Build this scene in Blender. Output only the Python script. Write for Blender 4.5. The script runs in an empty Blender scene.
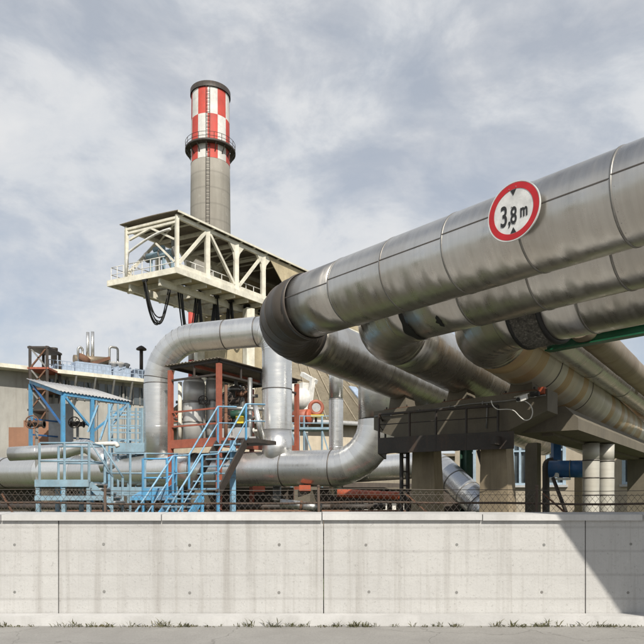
import bpy, math, random
from mathutils import Vector, Matrix
random.seed(7)
SC = bpy.context.scene
COL = SC.collection
F, CX, HY, EYE = 640.0, 322.0, 495.0, 1.6
V = Vector
def P(px, py, d):
    return V(((px-CX)/F*d, d, EYE+(HY-py)/F*d))
R = math.radians
Z = V((0, 0, 1))

# ------------------------------------------------------------------ materials
class NT:
    def __init__(s, name):
        s.m = bpy.data.materials.new(name); s.m.use_nodes = True
        s.t = s.m.node_tree; s.n = s.t.nodes; s.l = s.t.links
        s.b = s.n['Principled BSDF']
    def add(s, typ, **kw):
        nd = s.n.new(typ)
        for k, v in kw.items():
            if k.startswith('i_'):
                key = k[2:]
                nd.inputs[int(key) if key.isdigit() else key].default_value = v
            else: setattr(nd, k, v)
        return nd
    def link(s, a, b): s.l.new(a, b)
    def noise(s, vec, scale, detail=4, rough=.55, dim='3D'):
        nd = s.add('ShaderNodeTexNoise', i_Scale=scale, i_Detail=detail, i_Roughness=rough)
        if vec is not None: s.link(vec, nd.inputs['Vector'])
        return nd.outputs['Fac']
    def ramp(s, fac, stops):
        nd = s.add('ShaderNodeValToRGB')
        cr = nd.color_ramp
        while len(cr.elements) > 1: cr.elements.remove(cr.elements[-1])
        cr.elements[0].position = stops[0][0]; c = stops[0][1]
        cr.elements[0].color = (*c, 1) if not isinstance(c, (int, float)) else (c, c, c, 1)
        for p, c in stops[1:]:
            e = cr.elements.new(p); e.color = (*c, 1) if not isinstance(c, (int, float)) else (c, c, c, 1)
        s.link(fac, nd.inputs['Fac']); return nd.outputs['Color']
    def mix(s, fac, a, b, mode='MIX'):
        nd = s.add('ShaderNodeMix', data_type='RGBA', blend_type=mode)
        for sock, val in ((nd.inputs['Factor'], fac), (nd.inputs[6], a), (nd.inputs[7], b)):
            if hasattr(val, 'is_output'): s.link(val, sock)
            elif isinstance(val, (int, float)): sock.default_value = val
            else: sock.default_value = (*val, 1)
        return nd.outputs[2]
    def scale(s, vec, sc):
        nd = s.add('ShaderNodeMapping'); nd.inputs['Scale'].default_value = sc
        s.link(vec, nd.inputs['Vector']); return nd.outputs['Vector']
    def bump(s, h, strength, dist=.02, normal=None):
        nd = s.add('ShaderNodeBump'); nd.inputs['Strength'].default_value = strength
        nd.inputs['Distance'].default_value = dist
        s.link(h, nd.inputs['Height'])
        if normal is not None: s.link(normal, nd.inputs['Normal'])
        return nd.outputs['Normal']
    def obj(s):
        g = s.add('ShaderNodeNewGeometry'); return g.outputs['Position']
    def uv(s):
        return s.add('ShaderNodeTexCoord').outputs['UV']
    def set(s, **kw):
        for k, v in kw.items():
            sock = s.b.inputs[k.replace('_', ' ')]
            if hasattr(v, 'is_output'): s.link(v, sock)
            else: sock.default_value = (*v, 1) if isinstance(v, tuple) else v
        return s.m

def cladding(name, dark, light, rough=(.28, .5), metal=.92, streak=.5, stain=(.26, .21, .15), stain_amt=.3, dent=.25, tan=None):
    """sheet-metal lagging; uv = (metres round the pipe, metres along it); attribute seg = one random number per sheet"""
    s = NT(name); uv = s.uv()
    seg = s.add('ShaderNodeAttribute', attribute_name='seg')
    sepc = s.add('ShaderNodeSeparateColor'); s.link(seg.outputs['Color'], sepc.inputs[0])
    base = s.mix(sepc.outputs[0], dark, light)
    if tan:
        tfac = s.ramp(sepc.outputs[1], [(.55, 0.), (.7, 1.)])
        base = s.mix(tfac, base, tan)
    st = s.noise(s.scale(uv, (.5, 14, 1)), 1.0, 5, .6)
    fine = s.noise(s.scale(uv, (1.2, 70, 1)), 1.0, 3, .6)
    cloud = s.noise(s.obj(), 1.3, 6, .62)
    base = s.mix(s.ramp(st, [(.35, 0.), (.75, streak)]), base, tuple(c*.55 for c in dark))
    base = s.mix(s.ramp(fine, [(.4, 0.), (.8, streak*.5)]), base, tuple(c*.62 for c in dark))
    base = s.mix(s.ramp(cloud, [(.45, 0.), (.72, stain_amt)]), base, stain)
    rn = s.noise(s.scale(uv, (1.5, 9, 1)), 1.0, 5, .6)
    rg = s.ramp(rn, [(.3, rough[0]), (.7, rough[1])])
    d1 = s.noise(s.scale(uv, (1.1, 2.4, 1)), 1.0, 2, .45); d2 = s.noise(s.obj(), 5.5, 2, .5)
    b1 = s.bump(d2, dent*.16, .03, s.bump(d1, dent*.7, .09))
    return s.set(Base_Color=base, Roughness=rg, Metallic=metal, Normal=b1)

def paint(name, col, rough=.45, wear=.25, wearcol=(.16, .10, .07), scale=3., metal=0., var=.25):
    s = NT(name); p = s.obj()
    n1 = s.noise(p, scale, 6, .65); n2 = s.noise(p, scale*7, 5, .7)
    base = s.mix(s.ramp(n1, [(.35, 0.), (.7, 1.)]), tuple(c*(1-var) for c in col), tuple(min(1, c*(1+var*.5)) for c in col))
    base = s.mix(s.ramp(n2, [(.55, 0.), (.68, wear)]), base, wearcol)
    streak = s.noise(s.scale(p, (5, 5, .5)), 1.0, 5, .6)
    base = s.mix(s.ramp(streak, [(.50, 0.), (.70, wear*.8)]), base, wearcol)
    return s.set(Base_Color=base, Roughness=rough, Metallic=metal, Normal=s.bump(n2, .12, .01))

def concrete(name, col, dirt=(.10, .09, .075), amt=.6, rough=.88, scale=1.6, grain=.25):
    s = NT(name); p = s.obj()
    n1 = s.noise(p, scale, 7, .65); n2 = s.noise(p, 28, 5, .7)
    stk = s.noise(s.scale(p, (3.5, 3.5, .35)), 1.0, 6, .62)
    base = s.mix(s.ramp(n1, [(.3, 0.), (.75, 1.)]), tuple(c*.78 for c in col), tuple(c*1.12 for c in col))
    base = s.mix(s.ramp(stk, [(.48, 0.), (.75, amt)]), base, dirt)
    base = s.mix(s.ramp(n2, [(.5, 0.), (.8, .35)]), base, tuple(c*.6 for c in col))
    return s.set(Base_Color=base, Roughness=rough, Normal=s.bump(n2, grain, .012))

M = {}
M['clad_near'] = cladding('weathered aluminium lagging', (.50, .475, .43), (.70, .68, .64), (.22, .40), .93, .24, (.34, .28, .20), .30, .55)
M['clad_tan'] = cladding('lagging with repaired sheets', (.52, .48, .40), (.74, .71, .63), (.34, .52), .3, .22, (.34, .27, .18), .35, .4, tan=(.52, .36, .19))
M['clad_satin'] = cladding('aluminium painted shell', (.62, .62, .60), (.72, .72, .70), (.35, .5), .45, .25, (.34, .31, .26), .2, .1)
M['clad_silver'] = cladding('bright aluminium lagging', (.64, .64, .63), (.82, .82, .80), (.22, .38), .82, .16, (.34, .31, .26), .18, .10)
M['clad_dull'] = cladding('dull galvanised lagging', (.40, .40, .39), (.55, .55, .53), (.38, .55), .85, .4, (.25, .2, .14), .3, .2)
M['clad_brown'] = cladding('brown stained lagging', (.30, .24, .17), (.42, .35, .26), (.45, .6), .6, .5, (.18, .12, .07), .5, .2)
M['clad_pale'] = cladding('pale painted lagging', (.50, .48, .42), (.62, .60, .54), (.5, .7), .2, .3, (.30, .25, .17), .4, .1)
M['bitumen'] = cladding('dark bitumen elbow jacket', (.085, .072, .058), (.13, .11, .09), (.42, .6), .35, .4, (.05, .04, .033), .5, .35)
M['band'] = paint('dull steel band', (.30, .29, .27), .45, .3, metal=.7)
M['seam'] = paint('dark lap seam', (.10, .09, .08), .5, .3, metal=.4)
M['black'] = paint('black rubber', (.018, .018, .018), .55, .0)
M['dark_steel'] = paint('dark brown steel', (.045, .038, .033), .6, .4, (.11, .06, .035))
M['grey_steel'] = paint('grey steel', (.22, .22, .21), .5, .3)
M['rust'] = paint('rusty iron', (.17, .085, .05), .8, .5, (.07, .04, .03))
M['dark_rust'] = paint('dark rusted iron', (.085, .06, .045), .8, .5, (.13, .065, .035))
M['red_oxide'] = paint('red oxide paint', (.36, .105, .062), .55, .35, (.13, .05, .035))
M['blue'] = paint('bright blue paint', (.10, .34, .58), .5, .65, (.15, .10, .07), 1.3)
M['sky_blue'] = paint('pale sky blue paint', (.24, .45, .63), .5, .65, (.18, .13, .09), 1.3)
M['window_blue'] = paint('pale blue window paint', (.40, .52, .62), .5, .4, (.25, .22, .18))
M['grey_blue'] = paint('faded grey blue paint', (.24, .36, .44), .5, .35, (.20, .15, .11))
M['deep_blue'] = paint('deep blue paint', (.03, .13, .33), .45, .2)
M['roof_blue'] = paint('light blue sheet', (.34, .42, .54), .5, .25, (.25, .22, .2))
M['green'] = paint('green paint', (.012, .12, .055), .42, .25, (.04, .06, .04))
M['dark_green'] = paint('dark green paint', (.02, .075, .05), .5, .3)
M['cream'] = paint('cream paint', (.76, .73, .62), .5, .30, (.38, .31, .2), 1.2)
M['white'] = paint('white paint', (.72, .71, .67), .5, .2, (.35, .3, .22))
M['beige_sheet'] = paint('beige sheet', (.52, .44, .29), .6, .4, (.27, .2, .12), .6)
M['beige_roof'] = paint('weathered beige roof', (.33, .285, .21), .7, .5, (.15, .12, .08), .5)
M['roof_brown'] = paint('brown weathered roof', (.20, .17, .13), .75, .5, (.09, .07, .05), 1.)
M['roof_grey'] = paint('grey corrugated sheet', (.40, .40, .40), .55, .3, (.25, .22, .2))
M['yellow'] = paint('yellow paint', (.72, .55, .04), .5, .2)
M['orange'] = paint('orange red paint', (.46, .10, .045), .5, .25)
M['concrete'] = concrete('stained concrete darkened for shade', (.16, .14, .105))  # base tone darkened to paint in the shade under the pipes
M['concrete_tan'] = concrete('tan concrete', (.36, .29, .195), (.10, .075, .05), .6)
def wall_mat():
    s = NT('weathered cast wall'); p = s.obj()
    n1 = s.noise(p, .55, 8, .68); n2 = s.noise(p, 34, 5, .75); n3 = s.noise(p, 4.5, 7, .7)
    c = s.mix(s.ramp(n1, [(.3, 0.), (.7, 1.)]), (.40, .395, .385), (.50, .495, .48))
    board = s.add('ShaderNodeTexWave', i_Scale=1.05, i_Distortion=.25, bands_direction='Z', wave_profile='SIN'); s.link(p, board.inputs['Vector'])
    c = s.mix(s.ramp(board.outputs['Fac'], [(.0, .35), (.05, 0.)]), c, (.27, .26, .25))
    s1 = s.noise(s.scale(p, (5.5, 5.5, .22)), 1.0, 7, .65); s2 = s.noise(s.scale(p, (19, 19, .5)), 1.0, 5, .6)
    c = s.mix(s.ramp(s1, [(.50, 0.), (.70, .55)]), c, (.25, .235, .215)); c = s.mix(s.ramp(s2, [(.56, 0.), (.75, .4)]), c, (.30, .285, .26))
    c = s.mix(s.ramp(n3, [(.60, 0.), (.70, .35)]), c, (.55, .545, .53)); c = s.mix(s.ramp(n2, [(.58, 0.), (.68, .55)]), c, (.22, .21, .20))
    return s.set(Base_Color=c, Roughness=.9, Normal=s.bump(n2, .35, .012, s.bump(n3, .3, .03)))
M['concrete_wall'] = wall_mat()
M['coping'] = concrete('pale coping', (.52, .515, .505), (.28, .27, .255), .35, .9, .8, .2)
def chimney_mat():
    s = NT('slip formed chimney concrete'); p = s.obj()
    n1 = s.noise(p, .12, 8, .65); st = s.noise(s.scale(p, (.9, .9, .035)), 1.0, 7, .65); n2 = s.noise(p, 1.1, 6, .7)
    c = s.mix(s.ramp(n1, [(.3, 0.), (.7, 1.)]), (.25, .235, .205), (.34, .32, .28))
    c = s.mix(s.ramp(st, [(.46, 0.), (.68, .6)]), c, (.19, .175, .15)); c = s.mix(s.ramp(n2, [(.58, 0.), (.72, .5)]), c, (.40, .385, .35))
    w = s.add('ShaderNodeTexWave', i_Scale=.13, i_Distortion=.6, bands_direction='Z'); s.link(p, w.inputs['Vector'])
    c = s.mix(s.ramp(w.outputs['Fac'], [(.0, .4), (.06, 0.)]), c, (.17, .16, .14))
    return s.set(Base_Color=c, Roughness=.92)
M['chimney'] = chimney_mat()
M['ch_red'] = paint('chimney red', (.56, .07, .05), .65, .45, (.34, .10, .08), .35)
M['ch_white'] = paint('chimney white', (.72, .71, .68), .65, .45, (.42, .39, .35), .35)
M['facade'] = concrete('beige plaster', (.46, .40, .31), (.24, .2, .15), .4, .9, .9)
M['grey_wall'] = concrete('grey render', (.40, .39, .36), (.20, .18, .15), .5, .9, .5)
M['shade_fill'] = concrete('dark shade filler', (.075, .06, .048), (.03, .026, .022), .5, .95, 1.2)  # near-black tone standing in for shade low behind the pipes
M['brick'] = concrete('orange brown brickwork', (.30, .16, .10), (.18, .1, .07), .4, .9, 1.)
M['sign_red'] = paint('sign red', (.46, .012, .016), .35, .06, (.3, .05, .04))
M['sign_white'] = paint('sign white', (.66, .66, .64), .35, .12, (.45, .43, .4), 6.)
M['galv'] = paint('galvanised wire', (.13, .115, .10), .5, .4, (.2, .13, .08), metal=.5)
def glass_mat():
    s = NT('dark window glass'); n = s.noise(s.obj(), .8, 3)
    return s.set(Base_Color=s.ramp(n, [(.35, (.035, .045, .05)), (.7, (.12, .14, .15))]), Roughness=.08, Specular_IOR_Level=.7)
M['glass'] = glass_mat()
def wool_mat():
    s = NT('torn mineral wool under netting'); p = s.obj()
    v = s.add('ShaderNodeTexVoronoi', i_Scale=26.); s.link(p, v.inputs['Vector'])
    n = s.noise(p, 22, 6, .75)
    c = s.ramp(n, [(.35, (.09, .085, .075)), (.55, (.34, .32, .28)), (.72, (.62, .60, .54))])
    c = s.mix(s.ramp(v.outputs['Distance'], [(.02, .0), (.5, .6)]), c, (.05, .05, .045))
    return s.set(Base_Color=c, Roughness=.85, Normal=s.bump(n, .9, .05))
M['wool'] = wool_mat()
def ground_mat():
    s = NT('dirt and grass'); p = s.obj()
    n = s.noise(p, .16, 8, .7); n2 = s.noise(p, 6, 8, .75)
    dirt = s.ramp(n2, [(.3, (.05, .04, .028)), (.7, (.15, .12, .085))])
    grass = s.ramp(n2, [(.3, (.035, .06, .018)), (.7, (.11, .15, .05))])
    return s.set(Base_Color=s.mix(s.ramp(n, [(.42, 0.), (.58, 1.)]), dirt, grass), Roughness=.95, Normal=s.bump(n2, .6, .05))
M['weed'] = paint('dry green weeds', (.12, .12, .055), .85, .8, (.22, .18, .10), 9.)
M['ground'] = ground_mat()
def road_mat():
    s = NT('worn pale concrete road'); p = s.obj()
    n = s.noise(p, .7, 7, .7); n2 = s.noise(p, 40, 5, .75)
    c = s.ramp(n, [(.3, (.23, .222, .21)), (.7, (.33, .322, .305))])
    c = s.mix(s.ramp(n2, [(.45, 0.), (.75, .5)]), c, (.16, .155, .145))
    v = s.add('ShaderNodeTexVoronoi', feature='DISTANCE_TO_EDGE', i_Scale=.5); wp = s.add('ShaderNodeVectorMath', operation='ADD')
    nz = s.add('ShaderNodeTexNoise', i_Scale=1.6, i_Detail=6.); s.link(p, nz.inputs['Vector']); s.link(p, wp.inputs[0]); s.link(nz.outputs['Color'], wp.inputs[1]); s.link(wp.outputs[0], v.inputs['Vector'])
    c = s.mix(s.ramp(v.outputs['Distance'], [(.0, .5), (.006, 0.)]), c, (.08, .075, .07))
    return s.set(Base_Color=c, Roughness=.92, Normal=s.bump(n2, .4, .01))
M['road'] = road_mat()

# ------------------------------------------------------------------ mesh builder
def perp(t):
    t = t.normalized()
    a = Z if abs(t.z) < .92 else V((1, 0, 0))
    u = t.cross(a).normalized()
    return u, u.cross(t).normalized()
class MB:
    def __init__(s):
        s.v = []; s.f = []; s.uv = []; s.seg = []; s.sm = []; s.mi = []
        s.cur = (0.5, 0.5); s.m = 0; s.seams = []
    def face(s, idx, uv=None, smooth=False):
        s.f.append(idx); s.uv.append(uv); s.seg.append(s.cur); s.sm.append(smooth); s.mi.append(s.m)
    def add(s, pts):
        n = len(s.v); s.v.extend(V(p) for p in pts); return n
    def hexa(s, p):   # 8 points: bottom 0-3, top 4-7, same order
        n = s.add(p)
        for q in ((3, 2, 1, 0), (4, 5, 6, 7), (0, 1, 5, 4), (1, 2, 6, 5), (2, 3, 7, 6), (3, 0, 4, 7)):
            s.face([n+i for i in q])
        return s
    def box(s, c, size, ax=None, ay=None):
        c = V(c); ax = V(ax or (1, 0, 0)).normalized(); ay = V(ay).normalized() if ay is not None else Z.cross(ax).normalized()
        az = ax.cross(ay)
        x, y, z = ax*size[0]/2, ay*size[1]/2, az*size[2]/2
        return s.hexa([c-x-y-z, c+x-y-z, c+x+y-z, c-x+y-z, c-x-y+z, c+x-y+z, c+x+y+z, c-x+y+z])
    def bar(s, p0, p1, w, h=None, up=None):
        p0, p1 = V(p0), V(p1); h = h or w; t = (p1-p0).normalized()
        up = V(up) if up else (Z if abs(t.z) < .98 else V((-.57, .82, 0)))
        u = t.cross(up).normalized()*w/2; q = u.cross(t).normalized()*h/2
        return s.hexa([p0-u-q, p0+u-q, p0+u+q, p0-u+q, p1-u-q, p1+u-q, p1+u+q, p1-u+q])
    def ibeam(s, p0, p1, w, h, tk=.025):
        p0, p1 = V(p0), V(p1); t = (p1-p0).normalized(); up = Z if abs(t.z) < .98 else V((-.57, .82, 0))
        u = t.cross(up).normalized(); q = u.cross(t).normalized()
        s.bar(p0+q*(h/2-tk/2), p1+q*(h/2-tk/2), w, tk, up); s.bar(p0-q*(h/2-tk/2), p1-q*(h/2-tk/2), w, tk, up)
        return s.bar(p0, p1, tk, h-2*tk-.002, up)
    def ringloft(s, stations, n=24, cap=True, uvs=True, frame=None):
        """stations: (pos, tangent, radius)"""
        us = frame; prev = None; L = 0; start = len(s.v)
        for k, (p, t, r) in enumerate(stations):
            t = t.normalized()
            if us is None: u, w = perp(t)
            else:
                u = us; u = (u - t*u.dot(t)).normalized(); w = u.cross(t).normalized()
            us = u
            base = s.add([p + (u*math.cos(2*math.pi*i/n) + w*math.sin(2*math.pi*i/n))*r for i in range(n)])
            if prev is not None:
                Lp = L; L += (p-pp).length; c = 2*math.pi*max(r, .01)
                for i in range(n):
                    j = (i+1) % n
                    s.face([prev+i, prev+j, base+j, base+i], [(c*i/n, Lp), (c*(i+1)/n, Lp), (c*(i+1)/n, L), (c*i/n, L)], True)
            elif cap: s.face([base+i for i in range(n)][::-1] if True else None)
            prev = base; pp = p
        if cap: s.face([prev+i for i in range(n)])
        return us
    def tube(s, p0, p1, r, n=10, r1=None, cap=True):
        p0, p1 = V(p0), V(p1); t = p1-p0
        s.ringloft([(p0, t, r), (p1, t, r if r1 is None else r1)], n, cap); return s
    def wire(s, pts, r, n=6):
        pts = [V(p) for p in pts]; st = []
        for i, p in enumerate(pts):
            a = pts[max(i-1, 0)]; b = pts[min(i+1, len(pts)-1)]
            st.append((p, b-a, r))
        s.ringloft(st, n); return s
    def lathe(s, c, prof, n=24, axis=None):
        c = V(c); ax = V(axis or (0, 0, 1)).normalized()
        s.ringloft([(c+ax*h, ax, r) for r, h in prof], n); return s
    def ball(s, c, r, n=12, sz=1.):
        c = V(c)
        s.ringloft([(c+Z*(-math.cos(math.pi*k/8)*r*sz), Z, max(.001, math.sin(math.pi*k/8)*r)) for k in range(9)], n); return s
    def prism(s, poly, d):   # polygon points extruded along vector d
        poly = [V(p) for p in poly]; d = V(d); n = len(poly)
        a = s.add(poly); b = s.add([p+d for p in poly])
        s.face([a+i for i in range(n)][::-1]); s.face([b+i for i in range(n)])
        for i in range(n):
            j = (i+1) % n; s.face([a+i, a+j, b+j, b+i])
        return s
    def sheet(s, o, ex, ey, nx, amp, per, th=.012):
        """corrugated sheet: origin o, waves across ex, straight along ey"""
        o, ex, ey = V(o), V(ex), V(ey); nrm = ex.cross(ey).normalized(); L = ex.length
        n = max(4, int(L/per*6)); rows = []
        for side in (0, 1):
            rows.append([s.add([o+ex*(i/n)+nrm*(amp*math.sin(2*math.pi*(L*i/n)/per)+side*th), o+ex*(i/n)+ey+nrm*(amp*math.sin(2*math.pi*(L*i/n)/per)+side*th)]) for i in range(n+1)])
        for i in range(n):
            a, b = rows[0][i], rows[0][i+1]; c, d = rows[1][i], rows[1][i+1]
            s.face([a, a+1, b+1, b], None, True); s.face([c, d, d+1, c+1], None, True)
            s.face([a, b, d, c]); s.face([a+1, c+1, d+1, b+1])
        a, c = rows[0][0], rows[1][0]; s.face([a, c, c+1, a+1])
        a, c = rows[0][n], rows[1][n]; s.face([a, a+1, c+1, c])
        return s
    def build(s, name, mat, parent=None, loc=None):
        if parent is not None:
            o = V((0, 0, 0)); q = parent
            while q is not None: o += q.location; q = q.parent
        elif loc is not None: o = V(loc)
        else:
            xs = [p.x for p in s.v]; ys = [p.y for p in s.v]; zs = [p.z for p in s.v]
            o = V(((min(xs)+max(xs))/2, (min(ys)+max(ys))/2, min(zs)))
        me = bpy.data.meshes.new(name); me.from_pydata([p-o for p in s.v], [], s.f)
        for mt in (mat if isinstance(mat, (list, tuple)) else [mat]): me.materials.append(M[mt])
        me.polygons.foreach_set('use_smooth', s.sm); me.polygons.foreach_set('material_index', s.mi)
        if any(u is not None for u in s.uv):
            ul = me.uv_layers.new(name='UVMap'); k = 0; flat = []
            for f, u in zip(s.f, s.uv):
                for i in range(len(f)): flat.extend(u[i] if u else (0, 0))
            ul.data.foreach_set('uv', flat)
            at = me.attributes.new('seg', 'FLOAT_COLOR', 'FACE'); flat = []
            for a, b in s.seg: flat.extend((a, b, 0, 1))
            at.data.foreach_set('color', flat)
        ob = bpy.data.objects.new(name, me); COL.objects.link(ob)
        if parent is not None: ob.parent = parent
        else: ob.location = o
        return ob
def tag(o, label=None, cat=None, group=None, kind=None):
    if label: o['label'] = label
    if cat: o['category'] = cat
    if group: o['group'] = group
    if kind: o['kind'] = kind
    return o
def thing(name, label, cat, loc, group=None):
    o = bpy.data.objects.new(name, None); COL.objects.link(o); o.location = V(loc); o.empty_display_size = .2
    return tag(o, label, cat, group)
def copy_tree(o, parent=None, delta=None):
    c = o.copy(); COL.objects.link(c)
    if parent is not None: c.parent = parent
    if delta is not None: c.location = o.location + V(delta)
    for ch in list(o.children): copy_tree(ch, c)
    return c

# ------------------------------------------------------------------ lagged pipes
def path(points, radii, seglen=1., gores=9):
    """polyline corners with bend radii -> stations (pos, tan, zone index, is_arc)"""
    pts = [V(p) for p in points]; st = []
    prev_end = pts[0]; zone = 0
    def straight(a, b, zone):
        L = (b-a).length
        if L < .02: return
        n = max(1, round(L/seglen)); t = (b-a).normalized()
        for k in range(n): st.append((a.lerp(b, k/n), t, a.lerp(b, (k+1)/n), t, zone, False))
    for i in range(1, len(pts)-1):
        d0 = (pts[i]-pts[i-1]).normalized(); d1 = (pts[i+1]-pts[i]).normalized()
        th = d0.angle(d1); tl = radii[i-1]*math.tan(th/2)
        s0 = pts[i]-d0*tl; straight(prev_end, s0, zone); zone += 1
        axis = d0.cross(d1).normalized(); c = s0 + axis.cross(d0)*radii[i-1]
        g = gores
        for k in range(g):
            qa = Matrix.Rotation(th*k/g, 3, axis); qb = Matrix.Rotation(th*(k+1)/g, 3, axis)
            st.append((c+qa@(s0-c), qa@d0, c+qb@(s0-c), qb@d0, zone, True))
        prev_end = c+Matrix.Rotation(th, 3, axis)@(s0-c); zone += 1
    straight(prev_end, pts[-1], zone)
    return st
def lag(segs, r, n=40, seam=None, step=.006, rnd=None, caps=True):
    """cladding sheets, each lapping the next; seam: angle (deg) of the long lap seam"""
    rnd = rnd or random; mb = MB(); frame = None
    u0, w0 = perp(segs[0][1]); us = u0
    for k, (p0, t0, p1, t1, zone, arc) in enumerate(segs):
        mb.cur = (rnd.random(), rnd.random())
        lap = t1.normalized()*.02
        rr = r+rnd.uniform(-.002, .003)
        st = [(p0, t0, rr), (p1, t1, rr+step), (p1+lap, t1, rr+step)]
        if k == len(segs)-1: st = st[:2]
        us2 = (us - t0*us.dot(t0)).normalized()
        us = mb.ringloft(st, n, cap=(caps and k in (0, len(segs)-1)), frame=us2)
        if seam is not None and not arc:
            a = R(seam)+rnd.uniform(-.09, .09); u = us2; w = u.cross(t0).normalized()
            dirv = u*math.cos(a)+w*math.sin(a)
            c0 = p0+dirv*(rr+.001); c1 = p1+dirv*(rr+step+.001)
            mb.seams.append((c0, c1, dirv))
    return mb
def seam_mesh(mb, w=.012):
    m = MB()
    for c0, c1, d in mb.seams: m.bar(c0, c1, w, .008, d)
    return m
def rings(segs, idx, r, w=.05, th=.012, n=40):
    out = []
    for k in [i for i in idx if i < len(segs)]:
        p, t = segs[k][0], segs[k][1]
        mb = MB(); mb.ringloft([(p-t*w/2, t, r), (p-t*w/2, t, r+th), (p+t*w/2, t, r+th), (p+t*w/2, t, r)], n, cap=False)
        out.append(mb)
    return out

# ------------------------------------------------------------------ setting
mb = MB(); S = 900
mb.add([(-S, -S, 0), (S, -S, 0), (S, S, 0), (-S, S, 0)]); mb.face([0, 1, 2, 3])
tag(mb.build('ground', 'ground', loc=(0, 0, 0)), kind='structure')
mb = MB(); mb.add([(-60, -30, .004), (60, -30, .004), (60, 7.9, .004), (-60, 7.9, .004)]); mb.face([0, 1, 2, 3])
tag(mb.build('road', 'road', loc=(0, 0, 0)), kind='structure')

# low boundary wall in front of the plant
WT = 1.375
w = thing('boundary_wall', 'long low pale grey rendered wall running in front of the plant', 'wall', (0, 8.15, 0))
mb = MB(); xs = [-34, -13.2, -9.9, -6.6, -3.3, 0.02, 3.3, 6.6, 9.9, 13.2, 34]
for a, b in zip(xs, xs[1:]):
    mb.box(((a+b)/2, 8.15+random.uniform(-.004, .004), (WT-.09)/2), (b-a-.012, .26, WT-.09))
mb.build('wall_panel', 'concrete_wall', w)
mb = MB(); rr_ = random.Random(11)
for a in xs[1:-2]:
    for k in range(3):
        for z in (.38, .98): 
            c_ = V((a+.55+1.1*k+rr_.uniform(-.02, .02), 8.02, z+rr_.uniform(-.01, .01))); mb.ringloft([(c_+V((0, .01, 0)), V((0, -1, 0)), .022), (c_+V((0, -.004, 0)), V((0, -1, 0)), .018)], 12, uvs=False)
mb.build('tie_plug', 'grey_steel', w)
mb = MB()
for k in range(34):
    a = -34+k*2.0; z = WT-.09+random.uniform(-.004, .004)
    mb.hexa([V((a+.006, 7.97, z)), V((a+1.994, 7.97, z)), V((a+1.994, 8.33, z)), V((a+.006, 8.33, z)),
             V((a+.006, 7.97, z+.075)), V((a+1.994, 7.97, z+.075)), V((a+1.994, 8.33, z+.095)), V((a+.006, 8.33, z+.095))])
mb.build('coping', 'coping', w)
rr_ = random.Random(4); mb = MB()
for k in range(900):
    cx_ = rr_.uniform(-6.5, 6.5); dn_ = .5+.5*math.sin(cx_*1.7+1.)*math.sin(cx_*4.3)
    if rr_.random() > dn_: continue
    hh_ = rr_.uniform(.015, .05)+(.1*rr_.random()**4)
    for j in range(rr_.randint(3, 8)):
        an = rr_.uniform(0, 6.28); b0_ = V((cx_+rr_.uniform(-.04, .04), 7.775-abs(rr_.gauss(0, .03)), .0)); tip = b0_+V((math.cos(an)*.9, -abs(math.sin(an))*.6, 0))*hh_*rr_.uniform(.5, 1.1)+Z*hh_*rr_.uniform(.3, 1.)
        wd_ = V((-math.sin(an), math.cos(an), 0))*rr_.uniform(.003, .008); md = b0_.lerp(tip, .5)+Z*hh_*.15
        n0 = mb.add([b0_-wd_*.4, b0_+wd_*.4, md+wd_, md-wd_, tip]); mb.face([n0, n0+1, n0+2, n0+3]); mb.face([n0+3, n0+2, n0+4])
tag(mb.build('weeds', 'weed'), kind='stuff')
mb = MB(); mb.box((0, 7.9, .06), (68, .2, .12)); tag(mb.build('kerb', 'coping'), kind='structure')

# chain link fence behind the wall
fz = thing('chain_link_fence', 'rusty sagging chain link fence standing just behind the low pale wall', 'fence', (0, 9.0, 0))
def fpost(x, lean=0):
    m = MB(); m.tube((x, 9, 0), (x+lean, 9, 1.72), .02, 8); m.ball((x+lean, 9, 1.72), .024, 8); return m
for x, l in ((-9.2, 0), (-6.1, .02), (-3.05, 0), (-.02, -.03), (3.0, .02), (5.3, 0), (8.6, 0)):
    fpost(x, l).build('post', 'dark_rust', fz)
def sag(x, z0, amp): return z0 + amp*math.sin(x*1.03+.6) + amp*.5*math.sin(x*2.9)
mb = MB()
for z0, amp, r in ((1.67, .012, .0045), (1.60, .006, .003)):
    mb.wire([(x*.25, 8.99, sag(x*.25, z0, amp)) for x in range(-38, 38)], r, 5)
mb.build('tension_wire', 'galv', fz)
mb = MB(); mb.wire([(x*.5, 9.02, sag(x*.5, 1.485, .012)) for x in range(-19, 19)], .016, 7); mb.build('rail', 'dark_rust', fz)
mb = MB(); sp = .085; z0, z1 = .15, 1.64
for d in (-1, 1):
    x = -9.5
    while x < 9.0:
        xa, xb = x, x+(z1-z0)*d*.8
        mb.bar((xa, 9.0+d*.004, z0), ((xa+xb)/2, 9.0+d*.004, (z0+z1)/2), .0034)
        mb.bar(((xa+xb)/2, 9.0+d*.004, (z0+z1)/2), (xb, 9.0+d*.004, sag(xb, z1, .03)), .0034)
        x += sp
mb.build('wire_mesh', 'galv', fz)
for x0, x1 in ((1.72, 1.45), (3.75, 3.40), (-4.6, -4.45)):
    mb = MB(); mb.bar((x1, 9.06, .9), (x0-(x0-x1)*.1, 9.06, 1.32), .03); mb.bar((x1-.27*(1 if x1>0 else .3), 9.06, 1.62), (x1+.1, 9.06, 1.3), .022); mb.build('loose_brace', 'rust', fz)

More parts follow.
